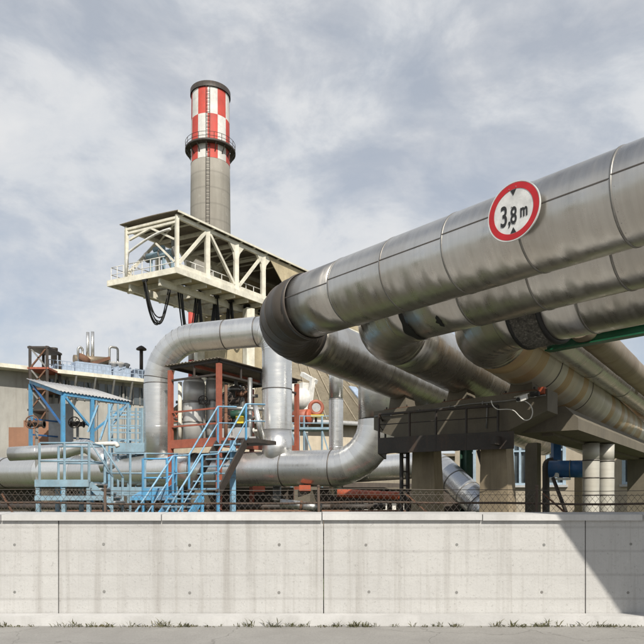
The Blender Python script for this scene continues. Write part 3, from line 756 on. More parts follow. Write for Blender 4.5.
# ------------------------------------------------------------------ blue stair with landing
def stair():
    st = thing('blue_stair', 'bright blue steel stair with a landing and handrails climbing to the shelter floor', 'stair', P(190, 560, 15.2))
    w_ = V((-.87, .5, 0)).normalized()*.95
    pts = [P(170, 506, 14.6), P(202, 455, 15.6), P(218, 454, 16.0), P(246, 404, 17.0)]
    fl = [p-Z*.97 for p in pts]
    d0 = (fl[1]-fl[0]).normalized(); bot = fl[0]+d0*(-(fl[0].z-.05)/d0.z) if d0.z > 0 else fl[0]
    botr = bot+Z*.97
    for side in (V((0, 0, 0)), w_):
        nm = 'handrail'
        MB().wire([botr+side, pts[1]+side, pts[2]+side, pts[3]+side, pts[3]+side+V((.5, .1, 0))], .024, 8).build(nm, 'sky_blue', st)
        MB().wire([botr+side-Z*.45, pts[1]+side-Z*.45, pts[2]+side-Z*.45, pts[3]+side-Z*.45, pts[3]+side+V((.5, .1, -.45))], .018, 8).build('midrail', 'sky_blue', st)
        for p in (bot+d0*.3+Z*.97, bot.lerp(fl[1], .5)+Z*.97, pts[1], pts[2], pts[3]):
            MB().bar(p+side-Z*1.0, p+side, .045).build('post', 'blue', st)
        for a, b, mt in ((bot, fl[1], 'blue'), (fl[2], fl[3], 'dark_steel')):
            MB().bar(a+side-Z*.03, b+side-Z*.03, .05, .2).build('stringer', mt, st)
    for a, b in ((bot, fl[1]), (fl[2], fl[3])):
        n = max(3, int((b.z-a.z)/.19))
        for k in range(n):
            c = a.lerp(b, (k+.5)/n)+w_/2
            MB().box(c, (.9, .25, .035), w_).build('tread', 'grey_blue', st)
    mid = (fl[1]+fl[2])/2+w_/2
    MB().box(mid, (1.0, (fl[2]-fl[1]).length+.1, .05), w_).build('landing', 'sky_blue', st)
    for p in (fl[1], fl[2], fl[1]+w_, fl[2]+w_): MB().bar((p.x, p.y, 0), (p.x, p.y, p.z), .07).build('leg', 'blue', st)
    e = fl[3]
    MB().box(e+w_*.4+V((.35, .3, -.02)), (1.2, .9, .1), w_).build('head_platform', 'dark_steel', st)
    MB().bar(V((e.x-.35, e.y, 0)), V((e.x-.35, e.y, e.z)), .12).build('leg', 'sky_blue', st)
stair()
def railing(name, label, pts, h, mat, posts, cat='railing', group=None, rails=(1., .5), toe=None, pr=.022, postz=None, floor=None):
    pts = [V(p) for p in pts]
    rt = thing(name, label, cat, pts[0]-Z*0, group)
    for f in rails: MB().wire([p+Z*h*f for p in pts], pr, 8).build('handrail' if f == 1. else 'midrail', mat, rt)
    for i, f in posts:
        p = pts[i].lerp(pts[i+1], f); b = V((p.x, p.y, postz)) if postz is not None else p
        MB().bar(b, p+Z*h, .05).build('post', mat, rt)
    if toe: MB().wire if False else [MB().bar(a+Z*toe/2, b+Z*toe/2, .02, toe).build('toe_board', mat, rt) for a, b in zip(pts, pts[1:])]
    if floor:
        for a, b in zip(pts, pts[1:]):
            s_ = (b-a).cross(Z).normalized()*-floor
            mb = MB(); mb.hexa([a-Z*.08, b-Z*.08, b+s_-Z*.08, a+s_-Z*.08, a-Z*.005, b-Z*.005, b+s_-Z*.005, a+s_-Z*.005]); mb.build('deck', mat, rt)
    return rt
railing('guard_rail', 'bright blue guard rail box left of the blue stair landing', [P(143, 497, 15.9), P(167, 497, 15.9), P(176, 490, 17.2)], .95, 'blue', [(0, 0.), (0, 1.), (1, 1.)], toe=.22, postz=0, floor=.9)
# blue grey platform at left with steps
pl = thing('access_platform', 'faded grey blue access platform with railing at the left edge', 'platform', P(60, 550, 15.2))
y0 = 15.2; fz = P(0, 482, y0).z
pX = lambda px, d=y0: (px-CX)/F*d
for dy in (0., 1.1):
    for px in (38.5, 64, 89): MB().box((pX(px), y0+dy, (fz-.12)/2), (.09, .09, fz-.12)).build('leg', 'grey_blue', pl)
MB().box(((pX(36)+pX(90))/2, y0+.55, fz-.02), (pX(90)-pX(36), 1.2, .05)).build('deck', 'grey_blue', pl)
MB().box(((pX(36)+pX(90))/2, y0-.06, fz-.03), (pX(90)-pX(36), .04, .17)).build('fascia', 'grey_blue', pl)
MB().box(((pX(36)+pX(104))/2, y0-.06, P(0, 498, y0).z), (pX(104)-pX(36), .04, .11)).build('tie_beam', 'grey_blue', pl)
for zz, nm in ((P(0, 443, y0).z, 'handrail'), (P(0, 461, y0).z, 'midrail')):
    MB().wire([(pX(40), y0, zz), (pX(89), y0, zz), (pX(89), y0+1.1, zz)], .024, 8).build(nm, 'grey_blue', pl)
    MB().wire([(pX(40), y0+1.1, zz), (pX(89), y0+1.1, zz)], .024, 8).build(nm, 'grey_blue', pl)
for px in (39.5, 64.5, 89):
    for dy in (0., 1.1): MB().bar((pX(px), y0+dy, fz), (pX(px), y0+dy, P(0, 443, y0).z), .05).build('post', 'grey_blue', pl)
mb = MB(); x = pX(37)
zl, zh = P(0, 497, y0).z, P(0, 488, y0).z
for k in range(14):
    a = pX(38)+k*.087
    mb.bar((a, y0-.03, zl), (a+.15, y0-.03, zh), .012); mb.bar((a+.15, y0-.028, zl), (a, y0-.028, zh), .012)
mb.build('lattice', 'galv', pl)
# steps off platform
sp0 = thing('short_stair', 'short faded grey blue stair with pale treads going down from the platform', 'stair', P(105, 520, 15.2))
for dy in (0., .8):
    MB().bar((pX(89.5), y0+dy, fz-.05), (pX(113), y0+dy, P(0, 506, y0).z), .05, .16).build('stringer', 'grey_blue', sp0)
    MB().wire([(pX(90), y0+dy, P(0, 442, y0).z), (pX(113), y0+dy, P(0, 477, y0).z)], .022, 8).build('handrail', 'grey_blue', sp0)
    MB().bar((pX(112), y0+dy, .0), (pX(112), y0+dy, P(0, 477, y0).z), .05).build('post', 'grey_blue', sp0)
for k in range(5):
    f = (k+.6)/5.; MB().box((pX(89.5+23*f), y0+.4, fz-.05+(P(0, 506, y0).z-fz+.05)*f+.06), (.22, .78, .035)).build('tread', 'roof_grey', sp0)
railing('guard_rail', 'long faded grey blue guard rail between the short stair and the blue stair', [P(106, 493, 17.0), P(145, 493, 17.0), P(178, 492, 17.6)], 1.05, 'grey_blue', [(0, 0.), (0, .13), (0, .62), (1, 0.), (1, .9)], toe=.16, postz=0, floor=.9)

# ------------------------------------------------------------------ blue canopy on the left
Ne = P(63, 391.5, 22.); La = aD*3.4+Z*.86; Lb = bD*2.75
cn = thing('blue_canopy', 'blue steel canopy with a sloping pale grey corrugated roof at left', 'canopy', (Ne.x, Ne.y, 0))
# roof continues towards the left edge of view along -b? no: the eave runs along b
mb = MB(); mb.sheet(Ne-bD*.15-aD*.1-Z*.02, Lb*1.1, La*1.05, 0, .018, .14); mb.build('roof', 'roof_grey', cn)
ce = [Ne, Ne+Lb, Ne+La+Lb, Ne+La]
for i, p in enumerate(ce): MB().box((p.x, p.y, (p.z-.08)/2), (.13, .13, p.z-.08), aD, bD).build('post', 'blue', cn)
for i in range(4): MB().bar(ce[i]-Z*.08, ce[(i+1) % 4]-Z*.08, .1, .12).build('beam', 'blue', cn)
mb = None
for f in (.33, .66): MB().bar(ce[0].lerp(ce[3], f)-Z*.05, ce[1].lerp(ce[2], f)-Z*.05, .07, .09).build('purlin', 'deep_blue', cn)
m1 = ce[0].lerp(ce[1], .42); MB().box((m1.x, m1.y, (m1.z-.08)/2), (.13, .13, m1.z-.08), aD, bD).build('post', 'blue', cn)
MB().bar(ce[0]-Z*.1, V((m1.x, m1.y, m1.z-1.2)), .07).build('brace', 'blue', cn)
MB().bar(ce[1]-Z*.1, V((m1.x, m1.y, m1.z-1.3)), .07).build('brace', 'blue', cn)
MB().bar(ce[0].lerp(ce[3], 1)-Z*.1, V((ce[0].x, ce[0].y, ce[0].z-1.2)), .06).build('brace', 'deep_blue', cn)
MB().bar(ce[3]-Z*1.5, ce[2]-Z*1.5, .06).build('rail', 'deep_blue', cn); MB().bar(ce[3]-Z*2.1, ce[2]-Z*2.1, .06).build('rail', 'deep_blue', cn)
pw = MB(); c = P(61, 424, 25.5); pw.box((c.x, c.y, (c.z+.8)/2), (.95, .1, c.z+.8), (1, .0, 0)); tag(pw.build('wall_panel', 'roof_grey'), 'grey sheet screen standing behind the blue canopy posts', 'screen')
bk = MB(); c_ = P(37, 0, 27.); bk.box((c_.x-.1, 27., P(0, 428, 27).z/2), (1.9, .6, P(0, 428, 27).z)); bk.box((c_.x+.1, 27., P(0, 427, 27).z), (1.1, .5, .5)); tag(bk.build('brick_wall', 'brick'), 'orange brown brick wall seen under the canopy at the left edge', 'wall')
# pale blue scaffold of rails right of canopy
sf = thing('blue_scaffold', 'pale blue steel stair tower of thin posts and rails below the beige roof', 'scaffold', P(124, 520, 21.))
for px, d in ((109, 21.), (118, 21.), (128, 21.), (136, 21.), (142, 21.), (112, 22.2), (130, 22.2), (140, 22.2)):
    b = P(px, 0, d); MB().bar((b.x, b.y, 0), (b.x, b.y, P(0, 404 if px < 130 else 408, d).z), .06).build('post', 'sky_blue' if px % 2 else 'grey_blue', sf)
for y in (411, 418, 425, 432, 439, 447): 
    MB().bar(P(109, y, 21.02), P(142, y+1, 21.02), .045).build('rail', 'grey_blue', sf)
for y in (415, 428, 441): MB().bar(P(112, y, 22.2), P(140, y, 22.2), .045).build('rail', 'sky_blue', sf)
for (x0, y0_, x1, y1) in ((100, 440, 112, 404), (112, 425, 128, 404), (88, 432, 98, 405)): MB().bar(P(x0, y0_, 21.3), P(x1, y1, 21.3), .06).build('brace', 'sky_blue', sf)
MB().box(P(133, 448, 21.), (1.1, .5, .3)).build('landing', 'grey_blue', sf)

# ------------------------------------------------------------------ gantry conveyor bridge
u_ = V((468, 640, 0)).normalized(); e_ = V((-1272, 640, 0)).normalized()
G0 = P(177, 270, 45.)
def G(t, w_, h): return G0+u_*t+e_*w_+Z*h
ga = thing('conveyor_gantry', 'cream painted steel truss conveyor bridge with a low roof high above the plant', 'gantry', V((G(9, 2.5, 0).x, G(9, 2.5, 0).y, 0)))
def gb(a, b, w_=.2, h=None, nm='member', mat='cream'): return MB().bar(a, b, w_, h).build(nm, mat, ga)
TL = 26
for t0_, t1_, w0_, w1_ in ((-.15, 1.3, -.15, 6.2), (1.302, TL, -.15, 1.75), (1.302, TL, 4.35, 6.2)):
    mb = MB(); mb.hexa([G(t0_, w0_, -.12), G(t1_, w0_, -.12), G(t1_, w1_, -.12), G(t0_, w1_, -.12), G(t0_, w0_, .0), G(t1_, w0_, .0), G(t1_, w1_, .0), G(t0_, w1_, .0)]); mb.build('deck', 'beige_sheet', ga)
for w_ in (-.2, 6.25): gb(G(-.3, w_, -.1), G(TL, w_, -.1), .12, .42, 'edge_beam')
gb(G(-.25, -.12, -.1), G(-.25, 6.2, -.1), .12, .42, 'edge_beam')
for k in range(12): gb(G(1.3+1.5*k, 0, -.32), G(1.3+1.5*k, 6, -.32), .13, .36, 'cross_beam', 'cream')
for w_ in (1.6, 4.4): gb(G(0, w_, -.6), G(TL, w_, -.6), .2, .5, 'bottom_beam')
ts = [0, 2.9, 5.95, 9.1]
for w_ in (0, 4.7):
    gb(G(-.1, w_, 3.75), G(TL, w_, 3.75), .2, .28, 'top_chord')
    gb(G(-.1, w_, .32), G(TL, w_, .32), .2, .34, 'bottom_chord')
    for i, t in enumerate(ts):
        gb(G(t, w_, .1), G(t, w_, 3.75), .34 if i else .22, .3, 'truss_post')
        if i >= 2:   # haunches
            for sg in (-1, 1):
                if i == 3 and sg > 0: pass
                mb = MB(); mb.prism([G(t+sg*.15, w_-.09, 3.6), G(t+sg*.8, w_-.09, 3.6), G(t+sg*.3, w_-.09, 3.0), G(t+sg*.15, w_-.09, 2.4)], e_*.18); mb.build('gusset', 'cream', ga)
    gb(G(.1, w_, .45), G(2.75, w_, 3.6), .2, .2, 'diagonal'); gb(G(3.1, w_, 3.6), G(5.75, w_, .45), .2, .2, 'diagonal'); gb(G(6.2, w_, .45), G(8.9, w_, 3.6), .2, .2, 'diagonal')
gb(G(0, 0, 3.4), G(0, 4.7, 3.4), .16, .16, 'portal_beam'); gb(G(0, 0, 3.7), G(0, 4.7, 3.7), .16, .16, 'portal_beam')
gb(G(0, 4.4, 2.9), G(0, 2.4, 3.4), .14, .14, 'knee_brace'); gb(G(0, .2, 2.2), G(0, 2.4, 3.4), .14, .14, 'knee_brace'); gb(G(0, .2, .6), G(0, 1.9, 2.2), .12, .12, 'knee_brace')
for t in ts[1:]:
    gb(G(t, 0, 3.6), G(t, 4.7, 3.6), .14, .2, 'tie_beam'); gb(G(t-2.8, 0, 3.6), G(t, 4.7, 3.6), .09, .09, 'wind_brace', 'cream')
# roof: shallow barrel of brown sheets
mb = MB(); nseg = 10; rows = []
for i in range(nseg+1):
    w_ = -.35+5.4*i/nseg; h = 4.02+.07*math.sin(math.pi*i/nseg)
    rows.append(mb.add([G(-.3, w_, h), G(TL, w_, h), G(-.3, w_, h+.05), G(TL, w_, h+.05)]))
for i in range(nseg):
    a, b = rows[i], rows[i+1]
    mb.face([a, a+1, b+1, b]); mb.face([a+2, b+2, b+3, a+3]); mb.face([a, b, b+2, a+2]); mb.face([a+1, a+3, b+3, b+1])
for r_ in (rows[0], rows[-1]): mb.face([r_, r_+2, r_+3, r_+1])
mb.build('roof', 'roof_brown', ga)
gb(G(-.28, -.37, 3.99), G(TL, -.37, 3.99), .06, .14, 'roof_edge'); 
for k in range(9): gb(G(.3+1.5*k, -.3, 3.93), G(.3+1.5*k, 5.1, 3.93), .08, .1, 'rafter', 'cream')
# side cladding beyond the open truss bays
mb = MB(); mb.prism([G(9.6, -.12, 3.85), G(TL, -.12, 3.85), G(TL, -.12, .5), G(13.2, -.12, .5)], e_*.05); mb.build('side_cladding', 'beige_sheet', ga)
mb = MB(); mb.prism([G(9.4, 4.62, 3.85), G(TL, 4.62, 3.85), G(TL, 4.62, .5), G(9.4, 4.62, .5)], e_*.05); mb.build('side_cladding', 'beige_sheet', ga)
gb(G(11.0, 0, .1), G(12.2, 0, 2.2), .3, .25, 'truss_post')
# conveyor troughs & walkway handrails
for w_ in (1.3, 3.3): 
    MB().bar(G(1.5, w_, .75), G(TL-1, w_, .75), 1.0, .12).build('conveyor_belt', 'black', ga)
for w_ in (.28, 4.4):
    MB().wire([G(.2, w_, 1.05), G(9.2, w_, 1.05)], .035, 6).build('handrail', 'white', ga)
    for t in [.2+.9*k for k in range(11)]: MB().bar(G(t, w_, .0), G(t, w_, 1.05), .05).build('rail_post', 'white', ga)
mb = MB()
for h in (1.1, .55): mb.wire([G(3., 6.1, h), G(-.1, 6.1, h), G(-.1, 4.9, h)], .03, 6)
mb.wire([G(-.1, 4.5, 1.1), G(-.1, 1.0, 1.1)], .03, 6); mb.wire([G(-.1, 4.5, .55), G(-.1, .3, .55)], .03, 6)
mb.build('handrail', 'white', ga)
for w_ in (6.1, 5.5, 4.9, 3.9, 3.1, 2.3, 1.5): MB().bar(G(-.1, w_, 0), G(-.1, w_, 1.1), .05).build('rail_post', 'white', ga)
mb = MB(); pp = []
for k in range(13):
    f = k/12; pp.append(G(-.2, 4.3-3.9*f, 1.9+1.0*math.sin(f*1.57)))
mb.wire([G(-.2, 4.5, .2), G(-.2, 4.45, 1.3)]+pp, .09, 8); mb.build('curved_tube', 'white', ga)
# drive machinery on the gantry
dr = thing('drive_unit', 'blue grey conveyor drive drum and motor at the open end of the gantry', 'machine', G(.8, 2.6, 0))
MB().tube(G(.9, 1.1, 1.75), G(.9, 3.6, 1.75), .26, 20).build('drum', 'grey_blue', dr)
for w_ in (1.0, 2.3, 3.6): MB().tube(G(.9, w_, 1.75), G(.9, w_+.1, 1.75), .38, 20).build('drum_flange', 'grey_steel', dr)
for w_ in (1.3, 2.1, 3.3): MB().bar(G(.9, w_, 0), G(.9, w_, 1.5), .18, .18).build('leg', 'grey_blue', dr)
MB().tube(G(1.2, 3.3, 2.35), G(1.2, 2.4, 2.35), .2, 16).build('motor', 'grey_blue', dr)
MB().tube(G(1.2, 1.5, 2.3), G(1.2, 1.5, 2.9), .16, 16).build('pulley_post', 'grey_steel', dr)
MB().box(G(1.7, 1.6, .45), (.7, .6, .9), u_, e_).build('gearbox', 'grey_steel', dr)
# hanging cable loops
def festoon(t0, t1, w_, sag_, n, lab):
    rt = thing('cable_loop', lab, 'cable', G((t0+t1)/2, w_, -.5-sag_), 'black cable loops under the gantry')
    jt = [random.uniform(-.12, .12) for _ in range(9)]; ms = [random.uniform(.84, 1.1) for _ in range(9)]
    for k in range(n+3):
        of = .11*k; pts = []
        for i in range(19):
            f = i/18; x = 2*f-1
            pts.append(G(t0+(t1-t0)*f+of*.6+jt[k], w_+of, -.35-(sag_*ms[k]+random.uniform(-.02, .02))*(1-abs(x)**(2.2+jt[k]*3))))
        MB().wire(pts, .042, 6).build('cable', 'black', rt)
    for t in (t0, t1): MB().box(G(t, w_+.1, -.35), (.16, .4, .22), u_, e_).build('hanger', 'black', rt)
def px2t(px, w_):
    r_ = (px-CX)/F; b = G0+e_*w_
    return (r_*b.y-b.x)/(u_.x-r_*u_.y)
loops = [(146, 171, 2.6, 2.75, 4, 'widest black cable loop under the open left end of the gantry'),
         (181, 199, 1.9, 3.6, 4, 'black cable loop second from the left end of the gantry'),
         (199.5, 216, 1.6, 3.7, 3, 'black cable loop third from the left, above the silver pipe loop'),
         (217.5, 231, 1.3, 3.5, 3, 'black cable loop fourth from the left under the gantry'),
         (232.5, 247, 1.1, 3.3, 2, 'black cable loop under the gantry left of the dark elbow'),
         (248.5, 262, 1.0, 3.2, 2, 'black cable loop nearest the dark elbow under the gantry')]
for a, b, w_, s_, n, lab in loops: festoon(px2t(a, w_), px2t(b, w_), w_, s_, n, lab)
# cream tower carrying the gantry
tw = thing('gantry_tower', 'cream plated steel tower with braced legs holding up the gantry', 'tower', V((G(10, 2.5, 0).x, G(10, 2.5, 0).y, 0)))
gz = G0.z
def GT(t, w_, z): p = G(t, w_, 0); return V((p.x, p.y, z))
for t in (8., 12.6):
    for w_ in (.5, 5.4): MB().bar(GT(t-(.0 if t < 10 else -.8), w_, 0), GT(t, w_, gz-.8), .7, .7).build('leg', 'cream', tw)
mb = MB(); mb.box(GT(10.3, 3., gz-3.2), (4.4, 4.6, 4.6), u_, e_); mb.build('plated_head', 'beige_sheet', tw)
for z0_, z1_ in ((gz-6, gz-9.5), (gz-9.5, gz-13)):
    for w_ in (.5, 5.4):
        MB().bar(GT(8, w_, z0_), GT(12.9, w_, z1_), .25).build('brace', 'cream', tw); MB().bar(GT(12.9, w_, z0_), GT(8, w_, z1_), .25).build('brace', 'cream', tw)
        MB().bar(GT(8, w_, z0_), GT(12.8, w_, z0_), .3).build('strut', 'cream', tw)
    MB().bar(GT(8, .5, z0_), GT(8, 5.4, z1_), .25).build('brace', 'cream', tw); MB().bar(GT(8, 5.4, z0_), GT(8, .5, z1_), .25).build('brace', 'cream', tw)
# red and white mast behind gantry
ms = thing('striped_mast', 'thin red and white mast just visible below the gantry beside the cables', 'mast', V((P(192, 0, 58).x, 58, 0)))
zz = 0; k = 0
for k in range(8):
    MB().tube((P(192, 0, 58).x, 58, k*2.3), (P(192, 0, 58).x, 58, k*2.3+2.29), .34, 16).build('band', 'ch_red' if k % 2 else 'ch_white', ms)

# ------------------------------------------------------------------ chimney
cd = 100.; cxp = P(210.5, 0, cd).x
chm = thing('chimney', 'tall grey concrete chimney with a red and white striped top behind the gantry', 'chimney', (cxp, cd, 0))
zp = P(0, 167, cd).z; ztop = P(0, 98, cd).z
def cr(z): return 3.55-.0102*z
mb = MB(); mb.ringloft([(V((cxp, cd, z)), Z, cr(z)) for z in [0, 8, 16, 24, 32, 38, 42, 46, 50, zp]], 64); mb.build('shaft', 'chimney', chm)
mb = MB(); nst = 12; sub = 8
zrow = [zp+.002, P(0, 124, cd).z, ztop]
for row in range(2):
    for s_ in range(nst):
        mb.m = (s_+row) % 2
        for q in range(sub):
            a0 = 2*math.pi*(s_*sub+q)/(nst*sub)-math.pi/2+.02; a1 = 2*math.pi*(s_*sub+q+1)/(nst*sub)-math.pi/2+.02
            za, zb_ = zrow[row], zrow[row+1]
            ra, rb = cr(za)+.02, cr(zb_)+.02
            n0 = mb.add([V((cxp+ra*math.cos(a0), cd+ra*math.sin(a0), za)), V((cxp+ra*math.cos(a1), cd+ra*math.sin(a1), za)), V((cxp+rb*math.cos(a1), cd+rb*math.sin(a1), zb_)), V((cxp+rb*math.cos(a0), cd+rb*math.sin(a0), zb_))])
            mb.face([n0, n0+1, n0+2, n0+3], None, False)
mb.build('striped_top', ['ch_red', 'ch_white'], chm)
mb = MB(); mb.ringloft([(V((cxp, cd, ztop)), Z, cr(ztop)+.2), (V((cxp, cd, ztop+.8)), Z, cr(ztop)+.2), (V((cxp, cd, ztop+.8)), Z, cr(ztop)-.4), (V((cxp, cd, ztop-2)), Z, cr(ztop)-.4)], 48, cap=False)
mb.build('rim', 'dark_steel', chm)
zpl = P(0, 153.5, cd).z; rp = cr(zpl)
mb = MB(); mb.ringloft([(V((cxp, cd, zpl)), Z, rp+.1), (V((cxp, cd, zpl)), Z, rp+.9), (V((cxp, cd, zpl+.35)), Z, rp+.9), (V((cxp, cd, zpl+.35)), Z, rp+.1)], 48, cap=False); 
for k in range(16):
    a = 2*math.pi*k/16; d = V((math.cos(a), math.sin(a), 0)); c = V((cxp, cd, zpl))
    mb.bar(c+d*(rp-.02)-Z*1.2, c+d*(rp+.8), .12)
mb.build('platform', 'dark_steel', chm)
mb = MB()
for h in (.75, 1.35): mb.wire([V((cxp+(rp+.85)*math.cos(a*math.pi/24), cd+(rp+.85)*math.sin(a*math.pi/24), zpl+h)) for a in range(49)], .035, 5)
for k in range(20):
    a = 2*math.pi*k/20; d = V((math.cos(a), math.sin(a), 0)); mb.bar(V((cxp, cd, zpl+.3))+d*(rp+.85), V((cxp, cd, zpl+1.35))+d*(rp+.85), .06)
mb.build('railing', 'dark_steel', chm)
mb = MB()
for dx in (-.28, .28): mb.bar((cxp+.15+dx, cd-cr(0)-.15, 0), (cxp+.15+dx, cd-cr(ztop)-.15, ztop), .07)
for k in range(110):
    z = 3+k*.55
    if z < ztop: mb.bar((cxp-.13, cd-cr(z)-.15, z), (cxp+.43, cd-cr(z)-.15, z), .05)
mb.build('ladder', 'dark_steel', chm)

# ------------------------------------------------------------------ background buildings, left
# conical storage roof
cc = P(287, 0, 62); ez = P(0, 424, 62-9.5).z; apz = P(0, 318, 62).z
hall = thing('round_store', 'wide round storage hall with a beige ribbed cone roof behind the pipes', 'building', (cc.x, cc.y, 0))
RR = 12.6; mb = MB(); nn = 64
mb.ringloft([(V((cc.x, cc.y, 0)), Z, RR-.5), (V((cc.x, cc.y, ez)), Z, RR-.5)], nn); mb.build('wall', 'facade', hall)
mb = MB(); mb.ringloft([(V((cc.x, cc.y, 0)), Z, RR-.4), (V((cc.x, cc.y, 2.6)), Z, RR-.4)], nn); mb.build('plinth', 'shade_fill', hall)  # dark band at the wall foot is painted shade
mb = MB(); mb.ringloft([(V((cc.x, cc.y, ez)), Z, RR+.3), (V((cc.x, cc.y, apz)), Z, .8), (V((cc.x, cc.y, apz+.7)), Z, .8)], nn); mb.build('roof', 'beige_roof', hall)
mb = MB()
for k in range(nn):
    a = 2*math.pi*k/nn; d = V((math.cos(a), math.sin(a), 0))
    mb.bar(V((cc.x, cc.y, ez+.06))+d*(RR+.3), V((cc.x, cc.y, apz+.06))+d*.9, .07, .10)
mb.build('roof_ribs', 'beige_roof', hall)
mb = MB(); mb.ringloft([(V((cc.x, cc.y, ez-.35)), Z, RR+.28), (V((cc.x, cc.y, ez-.35)), Z, RR+.4), (V((cc.x, cc.y, ez-.02)), Z, RR+.4), (V((cc.x, cc.y, ez-.02)), Z, RR+.28)], nn, cap=False); mb.build('eaves_gutter', 'roof_grey', hall)
for a0 in (-50, -28, -112):
    a = R(a0); d = V((math.cos(a), math.sin(a), 0)); sd_ = V((-d.y, d.x, 0)); mb = MB()
    p0 = V((cc.x, cc.y, ez))+d*(RR+.3); p1 = V((cc.x, cc.y, apz))+d*.8; up_ = sd_.cross(p1-p0).normalized(); up_ = up_ if up_.z > 0 else -up_
    mb.hexa([p0.lerp(p1, .12)-sd_*.5+up_*.02, p0.lerp(p1, .12)+sd_*.5+up_*.02, p0.lerp(p1, .3)+sd_*.42+up_*.02, p0.lerp(p1, .3)-sd_*.42+up_*.02, p0.lerp(p1, .12)-sd_*.5+up_*.12, p0.lerp(p1, .12)+sd_*.5+up_*.12, p0.lerp(p1, .3)+sd_*.42+up_*.12, p0.lerp(p1, .3)-sd_*.42+up_*.12])
    mb.build('skylight', 'roof_blue', hall)
# machine hall at left
bh = thing('machine_hall', 'grey rendered hall with a flat overhanging roof and pale blue roof ducts at left', 'building', V((P(95, 0, 50).x, 54, 0)))
f0, f1 = P(43, 0, 48.0), P(152, 0, 53)
def fa(t, z, o=0):
    p = f0.lerp(f1, t); dd = (f1-f0).normalized(); nrm = V((-dd.y, dd.x, 0)); q = V((p.x, p.y, 0))+V((nrm.x, nrm.y, 0))*o; q.z = z; return q
ez2 = P(0, 379, 50).z
mb = MB(); mb.hexa([fa(-.6, 0), fa(.97, 0), fa(.97, 0, 9), fa(-.6, 0, 9), fa(-.6, ez2), fa(.97, ez2), fa(.97, ez2, 9), fa(-.6, ez2, 9)]); mb.build('wall', 'grey_wall', bh)
mb = MB(); mb.hexa([fa(-.62, ez2+.0, -1.3), fa(1., ez2+.0, -1.3), fa(1., ez2+.0, 9.5), fa(-.62, ez2, 9.5), fa(-.62, ez2+.28, -1.3), fa(1., ez2+.28, -1.3), fa(1., ez2+.28, 9.5), fa(-.62, ez2+.28, 9.5)]); mb.build('roof_slab', 'cream', bh)
mb = MB(); mb.hexa([fa(.02, ez2-1.7, -.05), fa(.95, ez2-1.7, -.05), fa(.95, ez2-1.7, .0), fa(.02, ez2-1.7, .0), fa(.02, ez2-.3, -.05), fa(.95, ez2-.3, -.05), fa(.95, ez2-.3, .0), fa(.02, ez2-.3, .0)]); mb.build('window_band', 'glass', bh)
mb = MB()
for k in range(15): mb.bar(fa(.03+.065*k, ez2-1.7, -.07), fa(.03+.065*k, ez2-.3, -.07), .09)
mb.build('mullions', 'grey_steel', bh)
for k in range(6): MB().bar(fa(.08+.17*k, ez2-2.2, -.1), fa(.08+.17*k, ez2-.02, -1.2), .12).build('roof_bracket', 'grey_steel', bh)
for t0, t1, z0_, z1_, o in ((.1, .27, .28, .95, 0.), (.28, .62, .28, 1.35, .3), (.63, .8, .28, 1.2, .3), (.83, .99, .28, 1.25, 0.)):
    mb = MB(); mb.hexa([fa(t0, ez2+z0_, o), fa(t1, ez2+z0_, o), fa(t1, ez2+z0_, o+1.8), fa(t0, ez2+z0_, o+1.8), fa(t0+.01, ez2+z1_, o+.1), fa(t1-.005, ez2+z1_, o+.1), fa(t1-.005, ez2+z1_, o+1.7), fa(t0+.01, ez2+z1_, o+1.7)]); mb.build('roof_duct', 'roof_blue', bh)
rz = ez2+1.35
eq = thing('roof_boiler', 'brown rusty horizontal drum with two tall thin vents on the hall roof', 'machine', fa(.45, rz-.1, 1.2))
MB().tube(fa(.3, rz+.3, 1.3), fa(.62, rz+.45, 1.3), .34, 18).build('drum', 'clad_brown', eq)
MB().tube(fa(.37, rz+.1, 1.3), fa(.40, rz+.55, 1.3), .55, 18).build('drum_end', 'rust', eq)
for t, h in ((.43, 2.6), (.475, 2.7)): MB().tube(fa(t, rz+.5, 1.4), fa(t, rz+h, 1.4), .13, 12).build('vent_pipe', 'clad_silver', eq)
MB().box(fa(.45, rz+.02, 1.3), (3.2, .8, .25), f1-f0).build('base_frame', 'rust', eq)
for t0, t1, h, lab in ((.33, .37, 1.25, 'thin grey pipe hoop at the left end of the rusty roof drum'), (.62, .70, 1.6, 'larger grey pipe hoop at the right end of the rusty roof drum')):
    simple_pipe('pipe_hoop', lab, 'clad_dull', [fa(t0, rz-.1, 1.), fa(t0, rz+h, 1.), fa(t1, rz+h, 1.), fa(t1, rz-.1, 1.)], .09, [.2, .2], .8, 4, 12, group='roof pipe hoops')
vt = thing('roof_vent', 'dark mushroom capped vent pipe on the right end of the hall roof', 'vent', fa(.925, ez2+1.2, .8))
MB().tube(fa(.925, ez2+1.2, .8), fa(.925, ez2+3.0, .8), .15, 12).build('vent_pipe', 'dark_steel', vt); MB().lathe(fa(.925, ez2+3.0, .8), [(.42, 0), (.42, .1), (.2, .28), (.03, .36)], 16).build('cap', 'dark_steel', vt)
sk = MB(); p = P(54, 0, 52); sk.lathe((p.x, p.y, ez2), [(.24, 0), (.24, P(0, 348, 52).z-ez2-.2), (.3, P(0, 348, 52).z-ez2-.2), (.3, P(0, 348, 52).z-ez2)], 14); tag(sk.build('stack', 'dark_steel'), 'short black stack on the left end of the hall roof', 'stack')
